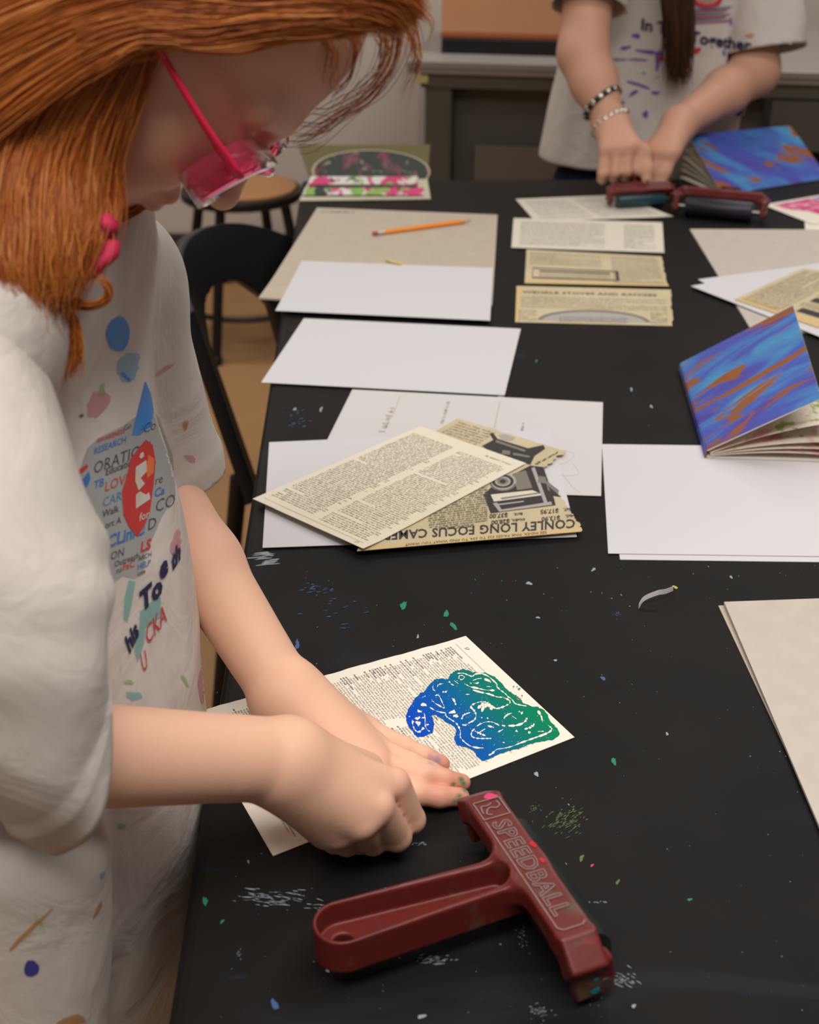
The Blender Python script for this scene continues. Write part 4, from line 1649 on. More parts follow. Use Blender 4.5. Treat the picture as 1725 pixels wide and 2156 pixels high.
md = o.modifiers.new('s', 'SMOOTH'); md.factor = .5; md.iterations = 14
md = o.modifiers.new('solid', 'SOLIDIFY'); md.thickness = .022; md.offset = 0
b = MB()
sv, sf = [], []
for i in range(17):
    for j in range(17):
        u, w_ = -1 + i / 8, j / 16
        p = chm + wv * u * CW * .47 * (1 - .08 * w_) + fv * (.10 + .38 * w_)
        sv.append((p[0], p[1], .44 - .018 * (1 - u * u) * math.sin(w_ * math.pi) + .01 * w_ - (.03 * max(0, w_ - .85) / .15)))
for i in range(16):
    for j in range(16):
        sf.append((i * 17 + j, (i + 1) * 17 + j, (i + 1) * 17 + j + 1, i * 17 + j + 1))
b.add(sv, sf, M_blackplastic)
b.build('seat', chair, smooth=True, solid=.012)
for sx in (-1, 1):
    for w_, lean in ((.06, -.05), (.40, .03)):
        p = chm + wv * sx * CW * .40 + fv * w_
        b = MB(); b.tube([(p[0] + wv[0] * sx * .03 + fv[0] * lean, p[1] + wv[1] * sx * .03 + fv[1] * lean, 0), (p[0], p[1], .432)], [.011, .014], M_blackmetal, 14)
        b.build('leg', chair, smooth=True, angle=40)

# ------------------------------------------------------------------ people
def nrm(v):
    v = np.array(v, float)
    return v / np.linalg.norm(v)


def skin(name, rough=.5):
    m = mat(name, (214, 168, 144), rough, .35, sss=.12, bump=(350, .06))
    nt = m.node_tree
    a = nt.nodes.new('ShaderNodeAttribute')
    a.attribute_name = 'tint'
    nt.links.new(a.outputs['Color'], nt.nodes['Principled BSDF'].inputs['Base Color'])
    return m


M_skin = skin('skin')
M_shirt = mat('white_cotton', (211, 202, 194), .85, .15, bump=(900, .12))
mix_chain(M_shirt, [('noise', 13, .66, .78, (206, 190, 172), (0, 0, 0), (1, 1, 1)), ('noise', 24, .705, .75, (150, 186, 130), (3, 2, 0), (1, 1, 1)),
                    ('noise', 20, .70, .76, (206, 168, 176), (7, 1, 3), (1, 1, 1)), ('noise', 26, .72, .76, (190, 150, 84), (1, 9, 4), (1, 1, 1)), ('noise', 22, .72, .77, (120, 150, 190), (5, 6, 8), (1, 1, 1))])
_nt = M_shirt.node_tree
_n = _nt.nodes.new('ShaderNodeTexNoise'); _n.inputs['Scale'].default_value = 16; _n.inputs['Detail'].default_value = 3; _n.inputs['Distortion'].default_value = 1.2
_tc = _nt.nodes.new('ShaderNodeTexCoord'); _nt.links.new(_tc.outputs['Object'], _n.inputs['Vector'])
_b = _nt.nodes.new('ShaderNodeBump'); _b.inputs['Strength'].default_value = .3; _b.inputs['Distance'].default_value = .012
_nt.links.new(_n.outputs['Fac'], _b.inputs['Height'])
_old = _nt.nodes['Principled BSDF'].inputs['Normal'].links[0].from_node
_nt.links.new(_b.outputs['Normal'], _old.inputs['Normal'])
M_jeans = mat('navy_denim', (34, 40, 66), .85, .2, bump=(500, .2))
M_shoe = mat('black_canvas', (28, 27, 27), .8)

SK = np.array(lin((236, 186, 157))[:3])
SK_R = np.array(lin((206, 128, 106))[:3])


class Frame:
    def __init__(self, O, f, l):
        self.O = np.array(O, float)
        self.f = nrm(f)
        l = np.array(l, float)
        self.l = nrm(l - self.f * (l @ self.f))
        self.u = np.cross(self.f, self.l)
        self.R = np.stack([self.f, self.l, self.u])

    def __call__(self, f, l, u):
        return self.O + self.f * f + self.l * l + self.u * u

    def loc(self, P):
        return (P - self.O) @ self.R.T


def head_prims(S, H):
    R = H.R
    S.el(H(-.014, 0, .034), (.094, .073, .079), R, .02)
    S.el(H(.030, 0, .025), (.055, .060, .055), R, .02)
    S.el(H(.030, 0, -.035), (.056, .056, .074), R, .03)
    S.el(H(.066, 0, -.090), (.017, .022, .016), R, .025)
    for s in (-1, 1):
        S.el(H(.052, s * .032, -.040), (.026, .024, .026), R, .025)
        S.rc(H(-.01, s * .055, -.05), H(.055, s * .022, -.092), .014, .012, .03)
        S.rc(H(.080, s * .012, .012), H(.070, s * .042, .012), .010, .010, .015)
        S.el(H(.092, s * .031, -.006), (.016, .016, .011), R, .012, -1)
        S.el(H(.070, s * .031, -.007), (.0145, .0165, .0125), R, .004)
        S.el(H(-.006, s * .071, -.012), (.017, .006, .028), R, .008)
        S.el(H(-.004, s * .077, -.010), (.008, .0035, .016), R, .005, -1)
    S.rc(H(.080, 0, .004), H(.101, 0, -.036), .0070, .0085, .012)
    S.el(H(.102, 0, -.039), (.0085, .0095, .0080), R, .006)
    for s in (-1, 1):
        S.el(H(.092, s * .010, -.042), (.008, .0065, .006), R, .006)
        S.el(H(.094, s * .005, -.048), (.004, .0028, .003), R, .003, -1)
    S.el(H(.084, 0, -.063), (.0095, .021, .0052), R, .006)
    S.el(H(.083, 0, -.073), (.0095, .017, .0058), R, .006)
    S.rc(H(.096, -.020, -.068), H(.096, .020, -.068), .0022, .0022, .003, -1)


def finger(S, pts, radii, k=.004):
    for i in range(len(pts) - 1):
        S.rc(pts[i], pts[i + 1], radii[i], radii[i + 1], k)


def tri_fine(poly, step):
    bm = bmesh.new()
    vs = [bm.verts.new((p[0], p[1], 0)) for p in poly]
    try:
        bm.faces.new(vs)
    except ValueError:
        pass
    bmesh.ops.triangulate(bm, faces=bm.faces[:])
    for _ in range(6):
        es = [e for e in bm.edges if e.calc_length() > step]
        if not es:
            break
        bmesh.ops.subdivide_edges(bm, edges=es, cuts=1)
        bmesh.ops.triangulate(bm, faces=[f for f in bm.faces if len(f.verts) > 3])
    bm.verts.ensure_lookup_table()
    for i, v in enumerate(bm.verts):
        v.index = i
    V = np.array([(v.co.x, v.co.y) for v in bm.verts])
    F = [tuple(v.index for v in f.verts) for f in bm.faces]
    bm.free()
    return V, F


def refine(V, F, step):
    bm = bmesh.new()
    vs = [bm.verts.new((p[0], p[1], 0)) for p in V]
    for f in F:
        try:
            bm.faces.new([vs[i] for i in f])
        except ValueError:
            pass
    bmesh.ops.triangulate(bm, faces=bm.faces[:])
    for _ in range(5):
        es = [e for e in bm.edges if e.calc_length() > step]
        if not es:
            break
        bmesh.ops.subdivide_edges(bm, edges=es, cuts=1)
        bmesh.ops.triangulate(bm, faces=[f for f in bm.faces if len(f.verts) > 3])
    for i, v in enumerate(bm.verts):
        v.index = i
    out = np.array([(v.co.x, v.co.y) for v in bm.verts]).reshape(-1, 2), [tuple(v.index for v in f.verts) for f in bm.faces]
    bm.free()
    return out


def print_on(shirt, base, V, F, items, lift=.00025, step=7):
    """lay printed lettering and paint on the cloth: each item is (verts in photo pixels, faces, material)"""
    bvh = BVHTree.FromPolygons([Vector(p) for p in V], [tuple(f) for f in F])
    bm = bmesh.new()
    bm.from_mesh(shirt.data)
    me = shirt.data
    o = Vector(CAM)
    for it in items:
        pv, pf, m = it[:3]
        pv, pf = refine(pv, pf, step)
        k = it[3] if len(it) > 3 else 1
        if m.name not in [x.name for x in me.materials]:
            me.materials.append(m)
        mi = [x.name for x in me.materials].index(m.name)
        hit = []
        for p in pv:
            d = Vector(ray(p[0], p[1])).normalized()
            loc, nn, ix, ds = bvh.ray_cast(o, d)
            if loc is None:
                hit.append(None)
                continue
            if nn.dot(d) > 0:
                nn = -nn
            q = loc + nn * (lift + .00012 * k) - Vector(base)
            hit.append((bm.verts.new(q), ds))
        for f in pf:
            h = [hit[i] for i in f]
            if any(x is None for x in h):
                continue
            ds = [x[1] for x in h]
            if max(ds) - min(ds) > .05:
                continue
            vs = [x[0] for x in h]
            try:
                fc = bm.faces.new(vs)
            except ValueError:
                continue
            fc.normal_update()
            if fc.normal.dot(vs[0].co + Vector(base) - o) > 0:
                fc.normal_flip()
            fc.material_index = mi
            fc.smooth = True
    loose = [v for v in bm.verts if not v.link_faces]
    bmesh.ops.delete(bm, geom=loose, context='VERTS')
    bm.to_mesh(me)
    bm.free()


def folds(amp, fr, ph, stretch=(1, 1, .35)):
    st = np.array(stretch)

    def fn(P):
        q = P * st * fr
        w = np.sin(q[:, 0] * 1.3 + 1.7 * np.sin(q[:, 1] * .9 + ph) + ph) * np.cos(q[:, 1] * 1.1 + 1.2 * np.sin(q[:, 2] * 1.7 + q[:, 0] * .5))
        w2 = np.sin(q[:, 0] * 2.7 - q[:, 2] * 2.1 + 2 * np.sin(q[:, 1] * 1.6 + 1) + ph)
        return amp * (.7 * w + .35 * w2)
    return fn


# ---- the girl in front ------------------------------------------------
NAS = D(562, 286, .745)
f1 = nrm((.5, -.04, -.86))
H1 = Frame(NAS - f1 * .088, f1, (.02, .99, -.03))
NB = v3(-.245, .755, 1.13)
SR = D(-150, 765, .610)
SL = D(215, 600, .87)
ELR = D(-8, 1588, .553)
WRR = D(588, 1598, .632)
ELL = D(300, 985, .88)
WRL = T(592, 1450, .052)
p1 = empty('person', (-.27, .70, 0), 'red-haired girl in pink glasses and a paint spattered white shirt, pressing the printed page', 'person')

S = Sdf().group(.001)
head_prims(S, H1)
S.rc(H1(-.035, 0, -.055), NB, .047, .050, .03)
S.rc(NB, SR + v3(0, .03, -.005), .045, .040, .04)
S.rc(NB, SL + v3(0, -.03, -.005), .045, .040, .04)
BODY = [(.60, -.295, .70, .085, .130, -15), (.72, -.290, .70, .085, .130, -15), (.85, -.285, .71, .080, .120, -15), (.95, -.275, .725, .080, .120, -15), (1.03, -.265, .74, .075, .115, -15), (1.09, -.26, .75, .055, .09, -15)]
S.stack(BODY, .03)
S.rc(SR, ELR, .036, .030, .02)
S.rc(ELR, WRR, .0300, .0235, .012)
S.rc(SL, ELL, .036, .030, .02)
S.rc(ELL, ELL * .55 + WRL * .45, .030, .0265, .012)
S.rc(ELL * .55 + WRL * .45, WRL, .0265, .0215, .012)
# left hand lies flat on the page
S.group(.0015)
S.rc(ELL * .15 + WRL * .85, WRL, .0222, .0205, .012)
mcpL = [T(765, 1532, .019), T(780, 1570, .022), T(792, 1606, .023), T(786, 1646, .022)]
for q, r in zip(mcpL, (.0098, .0105, .0108, .0108)):
    S.rc(WRL + v3(.006, -.004, -.006), q, .0185, r, .016)
finger(S, [mcpL[0], T(852, 1574, .015), T(893, 1592, .011), T(931, 1608, .0075)], [.0085, .0070, .0064, .0056])
finger(S, [mcpL[1], T(866, 1610, .019), T(905, 1627, .015), T(936, 1639, .0105)], [.0090, .0076, .0070, .0062])
S.group(.0012)
finger(S, [mcpL[2], T(888, 1634, .017), T(935, 1642, .012), T(973, 1648, .0085)], [.0090, .0076, .0069, .0060])
S.group(.0012)
finger(S, [mcpL[3], T(878, 1670, .014), T(925, 1677, .011), T(970, 1678, .0085)], [.0090, .0078, .0070, .0062])
finger(S, [T(640, 1560, .035), T(700, 1640, .020), T(770, 1690, .012)], [.014, .0095, .0075], .008)
# right hand closed on top of it
S.group(.0015)
S.rc(ELR * .2 + WRR * .8, WRR, .0245, .0235, .01)
mcpR = [T(830, 1652, .055), T(796, 1700, .055), T(760, 1736, .048), T(718, 1752, .038)]
for q, r in zip(mcpR, (.0096, .0098, .0094, .0092)):
    S.rc(WRR + v3(.004, 0, -.002), q, .0190, r, .011)
S.rc(WRR + v3(.0, -.004, -.006), T(692, 1735, .033), .0195, .0155, .012)
S.rc(WRR + v3(.01, .002, .000), T(770, 1622, .046), .0185, .012, .012)
pipR = [T(866, 1726, .023), T(836, 1762, .020), T(786, 1772, .018), T(731, 1774, .017)]
dipR = [T(838, 1740, .010), T(804, 1766, .0095), T(756, 1774, .009), T(704, 1774, .009)]
tipR = [T(800, 1715, .014), T(766, 1742, .013), T(720, 1750, .012), T(676, 1752, .012)]
for i in range(4):
    r = (.0093, .0094, .0088, .0086)[i]
    S.group(.0012)
    finger(S, [mcpR[i] + v3(0, 0, .0012), pipR[i]], [r * 1.08, r * .95], .0045)
    finger(S, [pipR[i], dipR[i], tipR[i]], [r * .93, r * .78, r * .70], .003)
S.group(.0015)
finger(S, [T(660, 1610, .045), T(730, 1660, .026), T(790, 1690, .020)], [.012, .009, .008], .008)
V, F = S.mesh(.0016, smooth=1)
cols = np.ones((len(V), 4))
cols[:, :3] = SK


def tintp(P, r, c, amt=.8):
    d = np.sqrt(((V - P) ** 2).sum(1))
    w_ = np.clip(1.4 - 1.4 * d / r, 0, 1)[:, None] * amt
    cols[:, :3] = cols[:, :3] * (1 - w_) + np.array(c) * w_


for q in (T(931, 1608, .008), T(936, 1640, .010), T(973, 1648, .009), T(968, 1680, .009), T(915, 1672, .012)):
    tintp(q, .016, SK_R, .75)
for q in mcpR + pipR:
    tintp(q, .014, lin((214, 150, 134))[:3], .5)
G_ = lin((20, 120, 70))[:3]
for x, y, z, r in ((972, 1640, .0145, .0032), (977, 1650, .0120, .0028), (978, 1665, .0130, .0034), (969, 1675, .0140, .0028), (962, 1690, .0110, .0042), (955, 1652, .013, .0024)):
    tintp(T(x, y, z), r, G_, .95)
B_ = lin((112, 112, 150))[:3]
for x, y, z, r in ((922, 1599, .0135, .0042), (908, 1593, .016, .0035), (905, 1612, .021, .004), (822, 1568, .025, .0014)):
    tintp(T(x, y, z), r, B_, .7)
lip = lin((188, 110, 100))[:3]
for l_ in np.linspace(-.017, .017, 7):
    tintp(H1(.091, l_, -.063), .007, lip, .55)
    tintp(H1(.090, l_, -.072), .007, lip, .55)
for s in (-1, 1):
    for l_ in np.linspace(.016, .044, 8):
        tintp(H1(.082 - (l_ - .016) * .45, s * l_, .013 + .004 * math.sin((l_ - .016) * 110)), .0055, lin((166, 104, 66))[:3], .55)
    for l_ in np.linspace(.019, .043, 8):
        tintp(H1(.082 - abs(l_ - .031) * .3, s * l_, -.015), .0036, lin((110, 66, 48))[:3], .7)
    tintp(H1(.070, s * .045, -.035), .035, lin((216, 146, 126))[:3], .6)
body1 = np_obj('body', V, F, M_skin, p1, cols=cols)

# shirt: fitted to its outline
CONT = np.array([(455, 262), (600, 267), (775, 300), (867, 334), (975, 367), (1060, 371), (1120, 384), (1290, 417), (1476, 438), (1700, 440), (1900, 425), (2156, 405), (2600, 370)], float)


def pj(P):
    d = np.asarray(P) - CAM
    z = d @ FW
    return CX + FPX * (d @ RT) / z, CY - FPX * (d @ UP) / z


rows = []
for z, cy, a, b_, t in ((.44, .695, .118, .172, -15), (.60, .70, .120, .172, -15), (.74, .70, .120, .170, -15), (.85, .71, .116, .165, -15), (.93, .72, .112, .160, -15), (1.0, .735, .106, .155, -15), (1.05, .745, .095, .14, -15), (1.095, .755, .072, .11, -15), (1.12, .757, .060, .08, -15)):
    th = np.linspace(0, 2 * math.pi, 90)
    lo_, hi_ = -.6, .1
    for _ in range(40):
        cx_m = (lo_ + hi_) / 2
        tr = math.radians(t)
        ex, ey = a * np.cos(th), b_ * np.sin(th)
        P = np.stack([cx_m + ex * math.cos(tr) - ey * math.sin(tr), cy + ex * math.sin(tr) + ey * math.cos(tr), np.full_like(th, z)], 1)
        u_, v_ = pj(P)
        if (u_ - np.interp(v_, CONT[:, 0], CONT[:, 1])).max() > 0:
            hi_ = cx_m
        else:
            lo_ = cx_m
    rows.append((z, cx_m, cy, a, b_, t))
print('shirt rows', [tuple(round(float(c), 3) for c in r) for r in rows])
S = Sdf().group(.004)
S.stack(rows, .03)
St = Sdf().group(.004).stack(rows, .03)
St.group(.015)
St.rc(D(70, 1800, .575), D(80, 2400, .575), .040, .046, .012)
NB2 = v3(rows[-1][1], .757, 1.125)
S.rc(NB2, SR + v3(0, .02, 0), .060, .058, .05)
S.rc(NB2, SL + v3(0, -.02, 0), .058, .050, .05)
CL_ = D(322, 965, .888)
S.rc(SL, CL_, .052, .046, .03)
S.rc(CL_, CL_ + nrm(CL_ - SL) * .05, .046, .046, .01)
S.group(.015)
S.rc(D(70, 1800, .575), D(80, 2400, .575), .040, .046, .012)
nL = nrm(CL_ - SL + v3(.01, 0, 0))
fd = folds(.0036, 26, .4)


def cloth1(P):
    d = fd(P)
    a = (P - CL_) @ nL - .018
    ra = np.linalg.norm(P - CL_ - ((P - CL_) @ nL)[:, None] * nL, axis=1)
    d = d - .0018 * np.clip((a + .022) / .004, 0, 1) * (ra < .07) * (np.abs(a) < .05)
    return d


S.disp = cloth1
Vs, Fs = S.mesh(.0034, smooth=2)
tor = St.ev(Vs)
dL = (Vs - CL_) @ nL - .018
mL = (np.linalg.norm(Vs - CL_ - ((Vs - CL_) @ nL)[:, None] * nL, axis=1) < .075) & (Vs[:, 1] > .78) & (np.linalg.norm(Vs - CL_, axis=1) < .12) & (Vs @ nrm((1, .25, 0)) > (CL_ @ nrm((1, .25, 0)) - .055))
cN = NB2 + v3(.02, 0, .045)
dN = .062 - np.linalg.norm((Vs - cN) * [1, 1, .8], axis=1)
Vk, Fk = cut_cloth(Vs, Fs, [(.47 - Vs[:, 2], np.ones(len(Vs), bool), v3(0, 0, -1)), (dL, mL & (tor > .008), nL), (dN, np.ones(len(Vs), bool), v3(0, 0, 0))], .005)
# the near sleeve, a tube of cloth rings that ends in a stitched hem
nC = nrm((.80, .45, -.40))
RINGS = [(-175, 745, .665, .040), (-160, 775, .635, .052), (-150, 820, .612, .057), (-95, 1018, .585, .060), (-50, 1163, .565, .060), (0, 1290, .552, .058), (45, 1420, .547, .054), (98, 1525, .549, .050), (148, 1606, .555, .0465)]
cs = smooth_line([np.append(D(u, v, y), r) for u, v, y, r in RINGS], 7)
nr_, na_ = len(cs), 72
sv = []
for q, c4 in enumerate(cs):
    a, b_ = cs[max(q - 1, 0)][:3], cs[min(q + 1, nr_ - 1)][:3]
    tdir = nrm(b_ - a)
    w_ = max(0, (q - nr_ * .55) / (nr_ * .45))
    n_ = nrm(tdir * (1 - w_) + nC * w_)
    e1 = nrm(np.cross(n_, (0, 0, 1)))
    e2 = np.cross(e1, n_)
    r = c4[3]
    if nr_ - 1 - q <= 5:
        r += .0016
    if nr_ - 1 - q == 5:
        r += .0006
    for an in np.linspace(0, 2 * math.pi, na_ + 1)[:-1]:
        fl = .0016 * math.sin(3 * an + q * .13) + .0011 * math.sin(5 * an - q * .21 + 1) + .0009 * math.sin(2 * an + q * .45)
        sv.append(c4[:3] + (e1 * math.cos(an) + e2 * math.sin(an)) * (r + fl))
sv = np.array(sv)
sf = np.array([(q * na_ + i, q * na_ + (i + 1) % na_, (q + 1) * na_ + (i + 1) % na_, (q + 1) * na_ + i) for q in range(nr_ - 1) for i in range(na_)])
fn_ = np.cross(sv[sf[0, 2]] - sv[sf[0, 0]], sv[sf[0, 3]] - sv[sf[0, 1]])
if fn_ @ (sv[sf[0]].mean(0) - cs[0][:3]) < 0:
    sf = sf[:, ::-1]
Vtor, Ftor = Vk, Fk
Fk = np.concatenate([Fk, sf + len(Vk)])
Vk = np.concatenate([Vk, sv])
shirt1 = np_obj('shirt', *thicken(Vk, Fk, .0020), M_shirt, p1)
# hem bands of the sleeve
M_navy = mat('navy_print', (36, 38, 72), .8)
M_redp = mat('red_print', (196, 58, 54), .8)
M_bluep = mat('blue_print_ink', (62, 120, 190), .8, alpha=0.8)
M_dkp = mat('dark_print', (62, 62, 74), .8, alpha=0.8)
M_greyp = mat('grey_print_ground', (176, 176, 174), .85, alpha=0.75)
M_tealp = mat('teal_paint_stain', (132, 190, 186), .8, alpha=0.6)
M_blotb = mat('blue_blot', (58, 136, 206), .7, var=(60, (84, 130, 196), .4, .7))
M_orp = mat('ochre_stain', (200, 140, 60), .8, alpha=0.6)
M_pkp = mat('pink_stain', (214, 150, 160), .85, alpha=0.6)
M_grp = mat('green_stain', (150, 196, 120), .85, alpha=0.6)
M_dblue = mat('deep_blue_stain', (62, 62, 140), .85)
Z8 = lambda x, y: (130 + x / 3.4226, 820 + y / 3.4222)
items = []


LAY = [0]


def poly8(pts, m, step=7):
    V_, F_ = tri_fine([Z8(*p) for p in pts], step)
    items.append((V_, F_, m, LAY[0]))


def polyp(pts, m, step=8):
    V_, F_ = tri_fine(pts, step)
    items.append((V_, F_, m, LAY[0]))


def word8(s, x, y, size, m, ux=(.93, -.36), uy=(.10, -1.0), bold=0., sx=1.0):
    v, f = place_text(s, Z8(x, y), np.array(ux) * sx, uy, size / 3.42, bold)
    items.append((v, f, m, LAY[0]))


poly8([(185, 420), (260, 350), (440, 262), (560, 175), (610, 110), (700, 200), (745, 330), (800, 480), (820, 760), (720, 920), (650, 1080), (605, 1170), (590, 1330), (520, 1365), (440, 1345), (385, 1380), (370, 1450), (320, 1490), (270, 1380), (240, 1290),
       (180, 1050), (110, 820), (65, 640), (120, 600), (195, 520)], M_greyp)
LAY[0] = 1
poly8([(585, 160), (600, -60), (640, 30), (660, 150), (640, 260), (560, 330), (500, 330)], M_blotb)
poly8([(480, 1370), (530, 1380), (500, 1560), (470, 1680), (440, 1650), (450, 1500)], M_tealp)
poly8([(560, 1600), (690, 1480), (712, 1500), (710, 1640), (600, 1720), (590, 1830), (545, 1970), (520, 1880), (560, 1700)], M_tealp)
LAY[0] = 2
for s, x, y, sz, m, bo in (('AWARENESS', 245, 390, 48, M_redp, .01), ('RESEARCH', 225, 470, 66, M_bluep, .02), ('ORATION', 220, 612, 122, M_dkp, 0), ('Education', 308, 622, 74, M_dkp, .015), ('LOVE', 302, 738, 104, M_redp, 0),
                           ('CARE', 285, 850, 96, M_bluep, 0), ('Walk', 285, 925, 74, M_dkp, .015), ('ort A', 305, 1005, 70, M_dkp, .01), ('CLiniC', 320, 1145, 128, M_bluep, .03), ('ON', 345, 1232, 84, M_dkp, 0), ('Outreach', 372, 1282, 62, M_dkp, .01),
                           ('FaC', 432, 1308, 74, M_redp, .01), ('ns', 385, 1330, 66, M_dkp, 0), ('LS', 560, 1175, 108, M_redp, .03), ('ARCH', 545, 1237, 48, M_dkp, .015), ('HELP', 538, 1300, 58, M_bluep, .02), ('Love', 540, 1342, 40, M_dkp, .02),
                           ('D', 610, 1020, 120, M_dkp, 0), ('oice', 560, 300, 70, M_bluep, .01), ('Co', 580, 320, 100, M_dkp, -.005), ('re', 665, 690, 90, M_dkp, 0), ('Ca', 660, 780, 90, M_bluep, .02), ('CO', 665, 890, 130, M_dkp, -.005), ('TB', 225, 720, 84, M_bluep, .02),
                           ('In', 560, 1020, 60, M_bluep, .02), ('ma', 110, 850, 80, M_dkp, 0), ('te', 180, 1075, 70, M_dkp, .01), ('er', 240, 1240, 60, M_dkp, .01), ('ou', 275, 1395, 70, M_dkp, .01), ('re', 310, 1460, 60, M_dkp, .01), ('Go', 440, 300, 60, M_dkp, 0)):
    word8(s, x, y, sz, m, bold=bo, sx=.80)
for pts, m in (([(92, 755), (105, 690), (160, 630), (190, 590), (205, 640), (180, 700), (130, 745)], M_bluep), ([(70, 640), (90, 600), (180, 535), (185, 560), (130, 615)], M_redp), ([(140, 960), (160, 920), (240, 870), (255, 900), (220, 960), (165, 985)], M_bluep),
               ([(200, 1190), (205, 1140), (260, 1100), (300, 1050), (300, 1130), (250, 1185), (215, 1200)], M_redp), ([(245, 1300), (250, 1270), (310, 1240), (310, 1290), (270, 1320)], M_pkp)):
    poly8(pts, m)
LAY[0] = 3
poly8([(600, 362), (650, 400), (672, 520), (655, 700), (630, 880), (600, 960), (540, 1062), (480, 990), (440, 900), (428, 740), (470, 600), (490, 500), (550, 420)], M_redp)
LAY[0] = 4
poly8([(618, 470), (660, 500), (655, 600), (610, 640), (600, 560)], mat('orange_paint_stain', (226, 120, 60), .8), 6)
LAY[0] = 5
for pts in ([(525, 560), (600, 510), (605, 590), (560, 640), (590, 680), (545, 730), (520, 660)], [(555, 735), (545, 790), (600, 780), (600, 760), (620, 740), (630, 790), (525, 860), (525, 760)], [(550, 490), (560, 460), (580, 450), (585, 480), (565, 500)]):
    poly8(pts, M_shirt)
word8('for', 548, 950, 80, M_shirt, bold=.01, sx=.8)
word8('To', 565, 1600, 215, M_navy, ux=(.62, -.55), uy=(-.06, -.92), bold=.05)
word8('e', 700, 1375, 215, M_navy, ux=(.55, -.55), uy=(-.02, -1.0), bold=.05)
word8('th', 788, 1310, 190, M_navy, ux=(.38, -.6), uy=(.0, -1.0), bold=.045)
word8('his', 480, 1905, 170, M_navy, ux=(.38, -.80), uy=(-.30, -.90), bold=.04)
word8('CKA', 605, 1850, 200, M_redp, ux=(.36, -.46), uy=(-.10, -.95), bold=.0)
word8('U', 575, 2040, 190, M_redp, ux=(.32, -.30), uy=(-.16, -1.0), bold=.0)
LAY[0] = 1
polyp(blob(248, 703, 25, 36, 26, .06, 5), M_blotb)
polyp(blob(270, 772, 24, 30, 26, .16, 6, .4), mat('pale_blue_blot', (150, 190, 214), .8, alpha=0.6))
LAY[0] = 2
polyp([(252, 786), (258, 782), (275, 800), (270, 803)], M_blotb)
polyp(blob(66, 2038, 15, 18, 18, .1, 7), M_dblue)
for x, y, rx, ry, m, sd, an in ((345, 778, 22, 5, M_pkp, 1, -.6), (214, 822, 7, 14, M_grp, 2, .2), (205, 850, 18, 34, M_pkp, 3, .6), (60, 1960, 60, 5, M_orp, 4, -.78), (205, 1915, 22, 4, M_orp, 5, -1.1), (150, 2148, 34, 10, M_orp, 6, -.2), (270, 1436, 9, 6, M_grp, 8, 0),
                                (255, 1738, 8, 5, M_tealp, 9, .3), (388, 1432, 4, 14, M_grp, 10, -.6), (425, 1440, 8, 40, M_pkp, 11, 0), (215, 1842, 5, 9, M_tealp, 12, .3), (390, 895, 5, 12, M_orp, 13, .2), (400, 965, 12, 7, M_pkp, 14, .3), (370, 1145, 12, 26, M_pkp, 15, .2),
                                (281, 1465, 16, 10, M_tealp, 16, .2), (170, 875, 5, 3, M_dkp, 17, 0)):
    polyp(blob(x, y, rx, ry, 16, .25, sd, an), m)
print_on(shirt1, p1.location, Vtor, Ftor, items)

# jeans and shoes (under and behind the table)
S = Sdf().group(.01)
S.stack([(.40, -.33, .70, .10, .15, -15), (.62, -.32, .70, .10, .15, -15), (.72, -.31, .70, .098, .145, -15)], .03)
for s in (-1, 1):
    hp = v3(-.325 + s * .02, .70 + s * .075, .50)
    kn = v3(-.30 + s * .02, .70 + s * .08, .30)
    an = v3(-.34 + s * .02, .70 + s * .085, .07)
    S.rc(hp, kn, .075, .058, .03)
    S.rc(kn, an, .056, .048, .02)
Vj, Fj = S.mesh(.006, smooth=2)
np_obj('jeans', Vj, Fj, M_jeans, p1)
for s in (-1, 1):
    S = Sdf().group(.01)
    c_ = v3(-.33 + s * .02, .70 + s * .085, 0)
    S.el(c_ + v3(.05, 0, .035), (.11, .04, .035), None, .02)
    S.rc(c_ + v3(-.01, 0, .04), c_ + v3(-.01, 0, .075), .038, .034, .02)
    S.bx(c_ + v3(.05, 0, -.03), (.3, .3, .03), op=-1)
    Vj, Fj = S.mesh(.006, smooth=1)
    np_obj('shoe', Vj, Fj, M_shoe, p1)

# glasses
M_pinkt = mat('clear_pink_plastic', (250, 120, 152), .15, .4, trans=.85, ior=1.15)
M_pinko = mat('solid_pink_plastic', (226, 36, 78), .3, .5)
M_lens = mat('clear_pink_lens', (252, 196, 210), .03, .3, trans=.98, ior=1.05)
gl = bpy.data.objects.new('glasses', None)
COL.objects.link(gl)
gl.parent = p1


GF, GU = .099, -.020


def lens_path(s, k=1.0):
    out = []
    for a in np.linspace(0, 2 * math.pi, 41)[:-1]:
        ca, sa = math.cos(a), math.sin(a)
        x = .0275 * math.copysign(abs(ca) ** .72, ca) * k
        y = .0205 * math.copysign(abs(sa) ** .72, sa) * k
        l_ = s * .034 + x
        out.append(H1(GF - .9 * max(0, abs(l_) - .02) ** 1.6 * 1.2, l_, GU + y))
    return out


